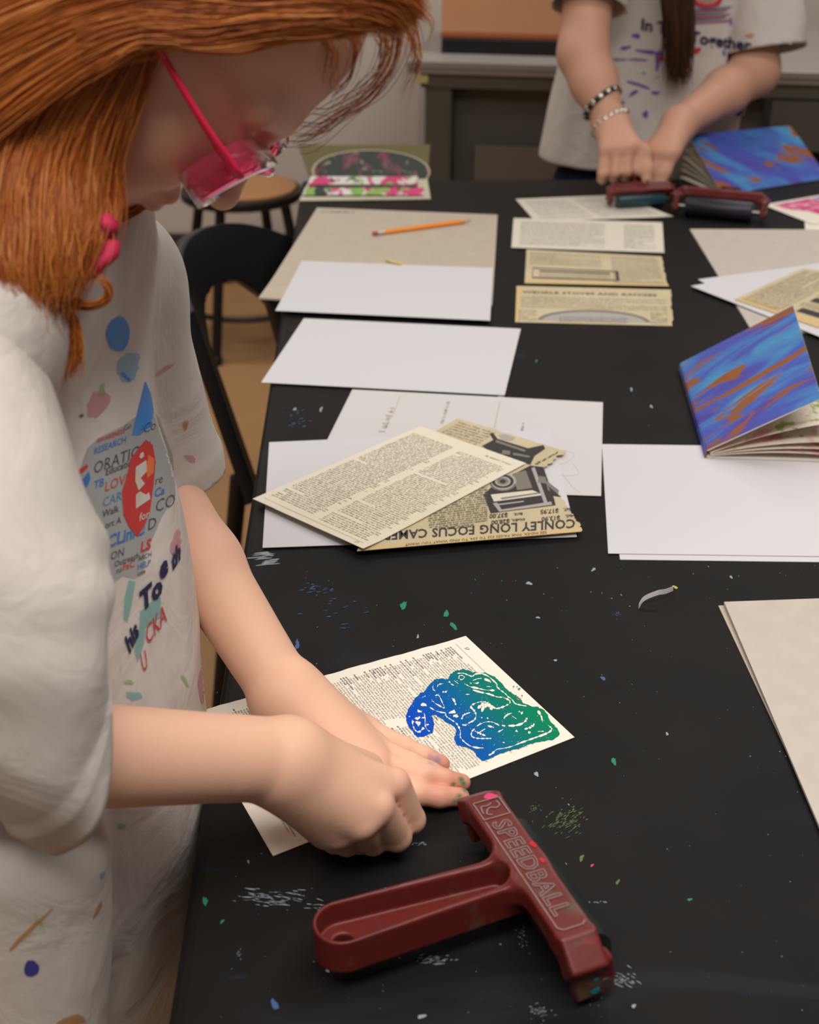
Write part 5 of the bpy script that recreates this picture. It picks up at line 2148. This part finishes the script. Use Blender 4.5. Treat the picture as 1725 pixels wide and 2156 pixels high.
for s in (-1, 1):
    b = MB()
    oo, ii = lens_path(s, 1.10), lens_path(s, .88)
    n_ = len(oo)
    bk_ = [.016 if (p - H1.O) @ H1.l * s > .034 else .009 for p in oo]
    vs = [p + H1.f * .002 for p in oo] + [p - H1.f * d for p, d in zip(oo, bk_)] + [p + H1.f * .002 for p in ii] + [p - H1.f * d for p, d in zip(ii, bk_)]
    fs = []
    for q in range(n_):
        r = (q + 1) % n_
        fs += [(q, r, n_ + r, n_ + q), (2 * n_ + r, 2 * n_ + q, 3 * n_ + q, 3 * n_ + r), (r, q, 2 * n_ + q, 2 * n_ + r), (n_ + q, n_ + r, 3 * n_ + r, 3 * n_ + q)]
    b.add(vs, fs, M_pinkt)
    rim = b.build('rim', gl, smooth=True)
    b = MB()
    lp = lens_path(s, .95)
    c_ = np.mean(lp, axis=0)
    n_ = len(lp)
    vs = [p + H1.f * .0006 for p in lp] + [p - H1.f * .0006 for p in lp] + [c_ + H1.f * .0006, c_ - H1.f * .0006]
    fs = [(i, (i + 1) % n_, 2 * n_) for i in range(n_)] + [(n_ + (i + 1) % n_, n_ + i, 2 * n_ + 1) for i in range(n_)] + [(i, n_ + i, n_ + (i + 1) % n_, (i + 1) % n_) for i in range(n_)]
    b.add(vs, fs, M_lens)
    b.build('lens', gl)
    b = MB()
    pts = smooth_line([H1(.092, s * .0655, -.010), H1(.06, s * .0745, -.009), H1(.0, s * .0785, -.007), H1(-.022, s * .078, -.010), H1(-.035, s * .075, -.028)], 5)
    b.tube(pts, [.0050 - .0018 * min(1, i / 12) for i in range(len(pts))], M_pinko, 10, flat=.42, up=H1.u if False else None)
    b.build('temple_arm', gl, smooth=True)
b = MB(); b.tube(smooth_line([H1(.099, -.0075, -.012), H1(.104, 0, -.009), H1(.099, .0075, -.012)], 5), .0038, M_pinkt, 10); b.build('bridge', gl, smooth=True)
for o in list(gl.children):
    pass

# ---- hair ---------------------------------------------------------------
M_hair = mat('copper_hair', (170, 86, 30), .34, .45, island=[(112, 50, 16), (168, 84, 30), (204, 112, 46), (230, 146, 70), (150, 70, 24), (240, 170, 96)], aniso=.3)
M_hairb = mat('copper_hair_under', (112, 52, 18), .5, .3, var=(30, (84, 38, 14), .4, .6))


class Hair:
    def __init__(self):
        self.V, self.F, self.n = [], [], 0

    def strand(self, P, r0, r1=.00008, n=3):
        P = np.asarray(P)
        k = len(P)
        t = np.gradient(P, axis=0)
        t /= np.linalg.norm(t, axis=1)[:, None] + 1e-12
        s = np.cross(t, (.2, .9, .3))
        s /= np.linalg.norm(s, axis=1)[:, None] + 1e-12
        w_ = np.cross(s, t)
        x = np.linspace(0, 1, k)
        r = np.where(x < .6, r0, r0 + (r1 - r0) * (x - .6) / .4) * np.clip(x * 8 + .4, 0, 1)
        an = np.arange(n) * 2 * math.pi / n
        ring = (s[:, None, :] * np.cos(an)[None, :, None] + w_[:, None, :] * np.sin(an)[None, :, None]) * r[:, None, None]
        self.V.append((P[:, None, :] + ring).reshape(-1, 3))
        i = np.arange(k - 1)[:, None] * n + np.arange(n)[None]
        j = np.arange(k - 1)[:, None] * n + (np.arange(n)[None] + 1) % n
        self.F.append(np.stack([i, j, j + n, i + n], -1).reshape(-1, 4) + self.n)
        self.n += k * n

    def sheet(self, A, B, n, jit, r=(.00014, .00030), wave=.0, seg=4, tmin=.4, clump=5, bundle=.18):
        """strands between two guide curves given as lists of 3D points"""
        A = np.array(smooth_line(A, seg))
        B = np.array(smooth_line(B, seg))
        cl = np.sort(nrs.rand(max(1, n // max(1, clump * 3))))
        for i in range(int(n * 3.6)):
            t = nrs.rand()
            tc_ = cl[np.argmin(np.abs(cl - t))]
            k = len(A)
            x = np.linspace(0, 1, k)[:, None]
            tt = t * (1 - bundle * x) + tc_ * bundle * x
            P = A * (1 - tt) + B * tt
            o = nrs.randn(3) * jit
            o2 = nrs.randn(3) * jit
            P = P + o * (1 - x) + o2 * x
            if wave:
                ph = tc_ * 40 + nrs.rand() * .8
                P = P + wave * np.sin(x * 9 + ph) * nrm(nrs.randn(3) * .4 + np.array([.5, .2, .8])) * x
            m = max(5, int(k * (tmin + (1 - tmin) * nrs.rand())))
            m0 = int(m * .3 * nrs.rand() ** 1.5)
            self.strand(P[m0:m], nrs.uniform(*r))

    def obj(self, name, m, parent):
        return np_obj(name, np.concatenate(self.V), np.concatenate(self.F), m, parent)


def G(*pts):
    return [D(x, y, d) for x, y, d in pts]


# cap of hair on the skull
S = Sdf().group(.01)
S.el(H1(-.022, 0, .040), (.102, .083, .088), H1.R, .02)
S.el(H1(-.055, 0, -.02), (.062, .078, .080), H1.R, .03)
S.disp = folds(.003, 60, 1.0, (1, 1, 1))
Vc, Fc = S.mesh(.003, smooth=1)
cl_ = H1.loc(Vc[Fc].mean(1))
hl = .045 - .6 * np.maximum(0, np.abs(cl_[:, 1]) - .03)       # hairline
face_ = (cl_[:, 0] > np.where(cl_[:, 2] > .09, .05, np.where(cl_[:, 2] > .04, hl + .005, np.where(np.abs(cl_[:, 1]) > .02, -.012, .0))))
Vc, Fc = drop_unused(Vc, Fc[~face_])
hair_root = np_obj('hair', Vc, Fc, M_hairb, p1)
HR = Hair()


def skull_strands(HR, H, n, r, k=1.0):
    for _ in range(n):
        ph = math.radians(nrs.uniform(-88, 88))
        t0, t1 = math.radians(nrs.uniform(48, 100)), math.radians(nrs.uniform(150, 205))
        off = nrs.uniform(.0, .004)
        pts = []
        for t in np.linspace(t0, t1, 18):
            d = np.array([math.cos(t), math.sin(t) * math.sin(ph), math.sin(t) * math.cos(ph)])
            q = np.array([-.022, 0, .040]) + d * (np.array([.104, .085, .090]) * k + off)
            pts.append(H(*q))
        HR.strand(np.array(pts), nrs.uniform(*r))


skull_strands(HR, H1, 3800, (.0002, .0004))
# over the top of the head, towards the forehead
HR.sheet(G((-60, 330, .655), (90, 210, .657), (240, 112, .660), (400, 78, .664), (540, 62, .668), (680, 52, .676), (790, 46, .688), (850, 78, .70)),
         G((-80, 40, .67), (120, -40, .665), (300, -70, .665), (480, -80, .668), (640, -80, .672), (780, -60, .68), (860, -20, .69), (905, 40, .70)), 1000, .0024, wave=.003, tmin=.8)
HR.sheet(G((180, 170, .657), (300, 98, .659), (420, 98, .664), (520, 86, .668), (640, 74, .674), (740, 62, .684), (810, 50, .694)),
         G((160, 60, .657), (300, 30, .659), (430, 40, .662), (540, 25, .666), (660, 20, .672), (770, 20, .68), (850, 40, .69)), 500, .0016, wave=.003, tmin=.75)
HR.sheet(G((300, 92, .658), (400, 100, .662), (500, 100, .667), (600, 84, .672), (700, 72, .680), (780, 54, .690)),
         G((300, -60, .66), (430, -60, .664), (560, -50, .668), (680, -40, .674), (780, -20, .682), (850, 20, .692)), 700, .0016, wave=.003, tmin=.8)
# side curtain over the temple and cheek
HR.sheet(G((320, 95, .679), (296, 180, .676), (272, 260, .676), (252, 340, .678), (245, 420, .675), (238, 500, .665), (215, 580, .655)),
         G((200, 60, .672), (60, 170, .662), (-30, 300, .66), (-70, 430, .64), (-80, 560, .61), (-70, 700, .60), (-60, 800, .60)), 1000, .0026, wave=.006)
HR.sheet(G((330, 100, .680), (250, 170, .674), (170, 270, .67), (110, 380, .668), (60, 470, .668), (20, 540, .668)),
         G((300, 60, .678), (170, 120, .672), (60, 220, .667), (-10, 330, .664), (-60, 430, .664), (-90, 520, .664)), 420, .0022, wave=.004)
# behind the jaw, down over the shoulder
HR.sheet(G((250, 300, .70), (246, 380, .71), (238, 440, .715), (215, 500, .715), (190, 560, .71), (165, 620, .70)),
         G((60, 300, .68), (30, 400, .68), (10, 480, .68), (10, 560, .68), (20, 620, .68), (40, 690, .68)), 420, .003, wave=.006)
# long locks hanging in front of the shirt
HR.sheet(G((30, 470, .668), (55, 560, .66), (90, 640, .655), (120, 700, .652), (138, 760, .65), (128, 822, .65)),
         G((-20, 480, .668), (10, 580, .66), (50, 670, .655), (85, 730, .652), (110, 780, .65), (118, 826, .65)), 200, .0016, wave=.003, bundle=.85)
HR.sheet(G((70, 480, .668), (110, 580, .66), (150, 650, .655), (170, 710, .652), (165, 770, .65), (150, 800, .65)),
         G((50, 500, .668), (85, 590, .66), (130, 660, .655), (150, 720, .652), (150, 770, .65), (140, 800, .65)), 60, .0015, wave=.003, bundle=.85)
HR.sheet(G((10, 560, .668), (30, 640, .66), (60, 700, .655), (75, 760, .652), (110, 790, .65), (135, 800, .65)),
         G((-30, 560, .668), (0, 650, .66), (30, 720, .655), (60, 770, .652), (100, 800, .65), (130, 806, .65)), 90, .0015, wave=.003, bundle=.8)
HR.sheet(G((240, 430, .672), (225, 500, .662), (195, 570, .655), (160, 640, .65), (140, 700, .648)),
         G((-40, 460, .64), (-40, 560, .615), (0, 640, .615), (50, 710, .63), (90, 760, .64)), 120, .003, wave=.005, tmin=.4)
# the curl at the collar
HR.sheet(G((60, 520, .665), (100, 580, .66), (150, 625, .655), (195, 640, .652), (225, 625, .65), (222, 600, .65), (195, 588, .652)),
         G((40, 540, .665), (85, 600, .66), (140, 640, .655), (190, 648, .652), (230, 628, .65), (226, 596, .65), (198, 580, .652)), 90, .0010, bundle=.8)
# under the chin
HR.sheet(G((250, 430, .72), (275, 445, .725), (300, 430, .73), (325, 415, .735)), G((225, 470, .72), (255, 462, .725), (290, 440, .73), (350, 412, .735)), 60, .0015)
# loose locks at the forehead
for A, B, n in ((G((800, 30, .72), (830, 60, .725), (822, 130, .73), (770, 200, .735), (700, 240, .74), (640, 270, .745), (600, 296, .75)), G((820, 30, .72), (846, 70, .725), (830, 140, .73), (784, 212, .735), (712, 262, .74), (650, 300, .745), (590, 306, .75)), 34),
                (G((830, 20, .72), (862, 60, .725), (868, 120, .73), (850, 170, .735), (838, 215, .74)), G((850, 20, .72), (880, 70, .725), (884, 130, .73), (862, 180, .735), (845, 212, .74)), 26),
                (G((770, 40, .715), (800, 80, .72), (790, 150, .725), (745, 200, .73), (715, 240, .735)), G((785, 40, .715), (815, 90, .72), (800, 160, .725), (755, 215, .73), (705, 262, .735)), 24),
                (G((660, 70, .70), (690, 110, .70), (684, 160, .705), (690, 190, .71)), G((675, 60, .70), (700, 110, .70), (694, 165, .705), (700, 200, .71)), 14),
                (G((720, 50, .705), (745, 90, .71), (735, 150, .715), (700, 190, .72), (690, 215, .72)), G((735, 50, .705), (760, 95, .71), (748, 158, .715), (710, 200, .72), (690, 230, .72)), 20),
                (G((760, 10, .71), (840, 10, .72), (900, 50, .73), (900, 110, .735)), G((770, -10, .71), (860, -5, .72), (915, 45, .73), (905, 120, .735)), 18),
                (G((640, 250, .735), (700, 235, .735), (740, 190, .73), (760, 150, .725)), G((600, 318, .745), (660, 310, .74), (740, 240, .735), (800, 150, .725)), 10)):
    HR.sheet(A, B, max(6, n // 3), .0028, r=(.00014, .00028), bundle=.4, wave=.003)
HR.obj('hair_strand', M_hair, hair_root)['kind'] = 'stuff'
# pink hair tie showing between the locks
b = MB()
tc0 = D(165, 508, .662)
e1, e2 = nrm((.8, .1, .25)), nrm((-.2, .35, .9))
ring = []
for a in np.linspace(0, 2 * math.pi, 41)[:-1]:
    rr = .0160 * (1 + .10 * math.sin(7 * a))
    ring.append(tc0 + e1 * rr * math.cos(a) + e2 * rr * math.sin(a) + v3(0, -.003 * math.sin(5 * a), 0))
b.tube(ring, [.0045 * (1 + .25 * math.sin(9 * i / 40 * 2 * math.pi)) for i in range(40)], mat('pink_fabric', (196, 40, 78), .7), 10, closed=True)
b.build('hair_tie', p1, smooth=True)

# ---- the girl at the far side --------------------------------------------
TC = D(1362, 262, 2.58)
p2 = empty('person', (TC[0], TC[1], 0), 'person at the far table edge in a paint marked white shirt rolling a brayer', 'person')
b1o = T(1347, 436, 0)
br1, W1 = brayer('dark red brayer with a teal roller, held by the girl at the far edge', b1o, (-1, -.20), .62, .0, M_rubt, lettering=False, k=.76)
b2o = T(1512, 461, 0)
br2, W2 = brayer('dark red brayer with a black roller resting beside the one being held', b2o, (-.94, .34), -.16, .0, mat('purple_black_rubber', (30, 26, 34), .4, .5, var=(26, (50, 34, 60), .5, .75)), lettering=False)
hd = W1((0, -.075, .024))                      # middle of the held handle
up1 = nrm(W1((0, -.075, .04)) - hd)
bk1 = nrm(W1((0, -.11, .024)) - hd)
sx1 = v3(1, 0, 0)
ELR2, WRR2 = D(1228, 112, 2.36), D(1286, 262, hd[1] + .035)
SR2, SL2 = D(1262, -250, 2.49), D(1590, -250, 2.60)
ELL2, WRL2 = D(1590, 150, 2.50), D(1430, 262, 2.34)
S = Sdf().group(.001)
H2 = Frame(v3(TC[0] + .02, TC[1] - .06, 1.52), (-.1, -.75, -.55), (1, -.1, 0))
head_prims(S, H2)
NB3 = v3(TC[0] + .02, TC[1] + .01, 1.36)
S.rc(H2(-.03, 0, -.06), NB3, .05, .055, .03)
S.rc(NB3, SR2, .05, .045, .04)
S.rc(NB3, SL2, .05, .045, .04)
S.stack([(.70, TC[0], TC[1], .13, .085, 0), (.9, TC[0], TC[1], .12, .08, 0), (1.1, TC[0], TC[1], .13, .085, 0), (1.3, TC[0] + .01, TC[1], .12, .07, 0)], .03)
S.rc(SR2, ELR2, .048, .040, .02)
S.rc(ELR2, ELR2 * .6 + WRR2 * .4, .040, .037, .02)
S.rc(ELR2 * .6 + WRR2 * .4, WRR2, .037, .025, .02)
S.rc(SL2, ELL2, .048, .041, .02)
S.rc(ELL2, ELL2 * .6 + WRL2 * .4, .041, .038, .02)
S.rc(ELL2 * .6 + WRL2 * .4, WRL2, .038, .0265, .02)
# right hand: over the handle, fingers closed around it
S.group(.0015)
S.rc(ELR2 * .1 + WRR2 * .9, WRR2, .026, .025, .01)
kn = [hd + v3(-.048, -.022, .030), hd + v3(-.031, -.030, .034), hd + v3(-.014, -.030, .036), hd + v3(.002, -.022, .036)]
for q in kn:
    S.rc(WRR2, q, .023, .0115, .018)
for q, dx in zip(kn, (-.004, -.002, 0, .002)):
    q1 = q + v3(dx, -.012, -.034)
    q2 = q1 + v3(.002, .018, -.014)
    q3 = q2 + v3(.004, .016, .006)
    finger(S, [q, q1, q2, q3], [.0100, .0090, .0082, .0074], .004)
finger(S, [WRR2 + v3(.014, -.018, -.03), hd + v3(.014, -.022, .028), hd + v3(.019, -.036, .004), hd + v3(.019, -.044, -.014)], [.015, .0115, .0100, .0088], .008)
# left hand rests beside it
S.group(.0015)
S.rc(ELL2 * .1 + WRL2 * .9, WRL2, .027, .025, .01)
kl = [D(1372, 318, 2.27), D(1388, 322, 2.262), D(1404, 325, 2.258), D(1419, 322, 2.258)]
for q in kl:
    S.rc(WRL2, q, .022, .0115, .018)
for i, q in enumerate(kl):
    q1 = q + v3(-.012, -.014, -.028)
    q2 = q1 + v3(-.010, -.008, -.022)
    q3 = q2 + v3(-.006, -.002, -.014)
    finger(S, [q, q1, q2, q3], [.0098, .0088, .0080, .0070], .004)
finger(S, [WRL2 + v3(-.02, -.01, -.015), D(1358, 315, 2.29), D(1348, 338, 2.27)], [.015, .011, .009], .008)
V, F = S.mesh(.0028, smooth=2)
cols = np.ones((len(V), 4))
cols[:, :3] = lin((208, 158, 132))[:3]
tintp(hd + v3(.019, -.052, -.014), .006, lin((60, 30, 30))[:3], .9)
for q in kn + kl:
    tintp(q, .02, lin((206, 146, 126))[:3], .5)
np_obj('body', V, F, M_skin, p2, cols=cols)

S = Sdf().group(.004)
S.stack([(.70, TC[0] - .01, TC[1], .172, .125, 0), (.76, TC[0] - .012, TC[1], .182, .130, 0), (.85, TC[0] - .005, TC[1], .176, .125, 0), (.95, TC[0], TC[1], .165, .115, 0), (1.08, TC[0] + .01, TC[1], .165, .11, 0), (1.25, TC[0] + .015, TC[1], .165, .10, 0), (1.33, TC[0] + .015, TC[1], .13, .085, 0)], .03)
St2 = Sdf().group(.004)
St2.stack([(.70, TC[0] - .01, TC[1], .172, .125, 0), (.76, TC[0] - .012, TC[1], .182, .130, 0), (.85, TC[0] - .005, TC[1], .176, .125, 0), (.95, TC[0], TC[1], .165, .115, 0), (1.08, TC[0] + .01, TC[1], .165, .11, 0), (1.25, TC[0] + .015, TC[1], .165, .10, 0), (1.33, TC[0] + .015, TC[1], .13, .085, 0)], .03)
S.rc(NB3 + v3(0, 0, -.05), SR2 + v3(.02, 0, -.01), .075, .07, .05)
S.rc(NB3 + v3(0, 0, -.05), SL2 + v3(-.02, 0, -.01), .075, .07, .05)
S.group(.015)
cR2 = SR2 * .16 + ELR2 * .84
S.rc(SR2, ELR2, .068, .062, .03)
nR2 = nrm(ELR2 - SR2)
cR2 = D(1240, 18, 2.40)
cL2 = D(1612, 108, 2.515)
nL2 = nrm(cL2 - SL2 + v3(.0, 0, 0))
S.rc(SL2, cL2 + nL2 * .05, .074, .074, .03)
S.disp = folds(.0060, 24, 2.1)
Vs, Fs = S.mesh(.005, smooth=2)
tor2 = St2.ev(Vs)
cuts = [(.755 - .05 * np.clip((Vs[:, 0] - TC[0] + .05) / .2, 0, 1) - Vs[:, 2], np.ones(len(Vs), bool), v3(0, 0, -1))]
for c_, n_, r_ in ((cR2, nR2, .085), (cL2, nL2, .095)):
    d_ = (Vs - c_) @ n_
    cuts.append((d_, (np.linalg.norm(Vs - c_ - d_[:, None] * n_, axis=1) < r_) & (d_ < .25) & (tor2 > .006), n_))
cuts.append((.085 - np.linalg.norm(Vs - (NB3 + v3(0, -.02, .03)), axis=1), np.ones(len(Vs), bool), v3(0, 0, 0)))
Vk2, Fk2 = cut_cloth(Vs, Fs, cuts, .007)
shirt2 = np_obj('shirt', *thicken(Vk2, Fk2, .0025), M_shirt, p2)
items = []
LAY[0] = 1
for s, x, y, sz, m, ux, bo in (('In This', 1349, 62, 34, M_navy, (1.0, .16), .03), ('Together', 1451, 88, 34, M_navy, (1.02, .15), .03)):
    v, f = place_text(s, (x, y), np.array(ux), (.05, -1.0), sz, bo)
    items.append((v, f, m))
v, f = place_text('RELAY', (1402, 108), (1.0, .1), (.05, -1.0), 22, .03)
polyp(blob(1488, -6, 34, 24, 24, .05, 3), M_redp)
polyp(blob(1488, -6, 24, 15, 24, .05, 3), M_shirt)
for k in range(9):
    m = (M_bluep, M_dkp, M_redp, M_bluep, M_dkp, M_redp, M_dkp, M_bluep, M_redp)[k]
    polyp([(1455 + (k % 3) * 4, 18 + k * 3.6), (1545 - (k * 7) % 23, 12 + k * 4), (1545 - (k * 7) % 23, 14 + k * 4), (1455 + (k % 3) * 4, 20.4 + k * 3.6)], m)
M_purp = mat('purple_paint_stain', (108, 84, 170), .8)
for x, y, rx, ry, an in ((1362, 108, 22, 3, .12), (1318, 100, 12, 3, -.3), (1384, 128, 4, 20, 0), (1390, 112, 5, 6, 0), (1345, 178, 24, 3, .3), (1380, 195, 10, 3, .1), (1360, 240, 7, 6, .3), (1310, 215, 6, 3, 0), (1340, 75, 8, 5, .3), (1318, 25, 4, 4, 0), (1305, 125, 16, 2, 0),
                         (1345, 125, 18, 2, .05), (1540, 45, 3, 9, 0), (1525, 110, 4, 6, 0), (1200, 165, 3, 3, 0), (1335, 195, 12, 3, -.5)):
    polyp(blob(x, y, rx, ry, 14, .35, int(x), an), M_purp)
polyp([(1385, 112), (1400, 122), (1388, 132)], M_redp)
polyp(blob(1356, 152, 5, 4, 10, .3, 2), M_tealp)
polyp(blob(1462, 106, 14, 6, 14, .3, 12), M_redp)
polyp(blob(1580, 75, 9, 5, 14, .3, 13), M_orp)
print_on(shirt2, p2.location, Vk2, Fk2, items, .0022, 3.5)
S = Sdf().group(.01)
S.stack([(.62, TC[0], TC[1], .160, .112, 0), (.80, TC[0], TC[1], .150, .105, 0), (.90, TC[0], TC[1], .140, .095, 0)], .03)
for s in (-1, 1):
    S.rc(v3(TC[0] + s * .085, TC[1], .68), v3(TC[0] + s * .09, TC[1], .40), .088, .065, .03)
    S.rc(v3(TC[0] + s * .09, TC[1], .40), v3(TC[0] + s * .09, TC[1] + .02, .07), .064, .055, .02)
Vj, Fj = S.mesh(.007, smooth=2)
np_obj('jeans', Vj, Fj, M_jeans, p2)
for s in (-1, 1):
    S = Sdf().group(.01)
    c_ = v3(TC[0] + s * .09, TC[1], 0)
    S.el(c_ + v3(0, -.05, .035), (.045, .125, .038), None, .02)
    S.rc(c_ + v3(0, .02, .04), c_ + v3(0, .02, .09), .042, .038, .02)
    S.bx(c_ + v3(0, -.05, -.03), (.3, .3, .03), op=-1)
    Vj, Fj = S.mesh(.007, smooth=1)
    np_obj('shoe', Vj, Fj, M_shoe, p2)
# bracelets
ax2 = nrm(WRR2 - ELR2)


def around(c, r, n, tilt=0.):
    s_ = nrm(np.cross(ax2, (0, 0, 1)))
    w_ = np.cross(s_, ax2)
    return [c + s_ * r * math.cos(a) + w_ * r * math.sin(a) + ax2 * tilt * math.cos(a + .6) for a in np.linspace(0, 2 * math.pi, n + 1)[:-1]]


M_silver = mat('silver', (206, 202, 190), .25, .5, metal=.9)
M_leather = mat('black_leather', (34, 30, 28), .5)
c_ = ELR2 * .30 + WRR2 * .70
b = MB()
pts = around(c_, .0325, 40, .010)
b.tube(pts, .0048, M_leather, 8, closed=True)
wb = b.build('bracelet', p2, smooth=True)
b = MB()
for p in around(c_, .0360, 14, .010):
    b.lathe(p - nrm(p - c_) * .002, [(.0055, 0), (.0052, .002), (.003, .0035)], M_silver, 10, axis=p - c_)
b.build('stud', wb, smooth=True)
c_ = ELR2 * .02 + WRR2 * .98
b = MB()
for i, p in enumerate(around(c_, .031, 18, .006)):
    t_ = nrm(np.cross(ax2, p - c_))
    b.tube([p - ax2 * .006, p - ax2 * .003, p + ax2 * .003, p + ax2 * .006], [.002, .0048, .0048, .002], M_silver, 8)
b.build('bracelet', p2, smooth=True)
M_hair2 = mat('dark_brown_hair', (70, 46, 34), .4, .45, island=[(48, 30, 22), (70, 46, 34), (96, 64, 46), (60, 38, 28)])
S = Sdf().group(.01)
S.el(H2(-.022, 0, .040), (.104, .086, .090), H2.R, .02)
S.el(H2(-.06, 0, -.03), (.06, .08, .09), H2.R, .03)
Vc, Fc = S.mesh(.006, smooth=1)
cl_ = H2.loc(Vc[Fc].mean(1))
Vc, Fc = drop_unused(Vc, Fc[~((cl_[:, 0] > .02) & (cl_[:, 2] < .06))])
h2 = np_obj('hair', Vc, Fc, M_hair2, p2)
HR = Hair()
HR.sheet(G((1398, -420, 2.44), (1396, -200, 2.40), (1400, -40, 2.40), (1408, 60, 2.41), (1408, 130, 2.42), (1420, 195, 2.43)), G((1462, -420, 2.44), (1456, -200, 2.40), (1452, -40, 2.40), (1450, 60, 2.41), (1448, 140, 2.42), (1438, 200, 2.43)), 420, .006, r=(.0009, .0016), wave=.006, bundle=.4)
skull_strands(HR, H2, 1500, (.0005, .0009), 1.01)
HR.obj('hair_strand', M_hair2, h2)['kind'] = 'stuff'

# ------------------------------------------------------------------ light
w = bpy.data.worlds.new('room_light')
scene.world = w
w.use_nodes = True
bg = w.node_tree.nodes['Background']
bg.inputs['Color'].default_value = (1.0, .95, .91, 1)
bg.inputs['Strength'].default_value = .21


def panel(x, y, z, sx, sy, e, col=(1, .955, .91)):
    l = bpy.data.lights.new('ceiling_panel', 'AREA')
    l.shape = 'RECTANGLE'
    l.size, l.size_y = sx, sy
    l.energy = e
    l.color = col
    o = bpy.data.objects.new('ceiling_panel', l)
    COL.objects.link(o)
    o.location = (x, y, z)
    return o


for x, y, e in ((1.1, 1.3, 22), (-1.0, 1.5, 15), (1.1, 3.2, 32), (-1.0, 3.4, 34), (0.5, 0.1, 38), (-0.4, -0.4, 44)):
    panel(x, y, 2.75, 1.2, .6, e)

vs_ = scene.view_settings
vs_.view_transform = 'Standard'
vs_.look = 'None'
vs_.gamma = 1
vs_.use_curve_mapping = False
vs_.exposure = -0.82
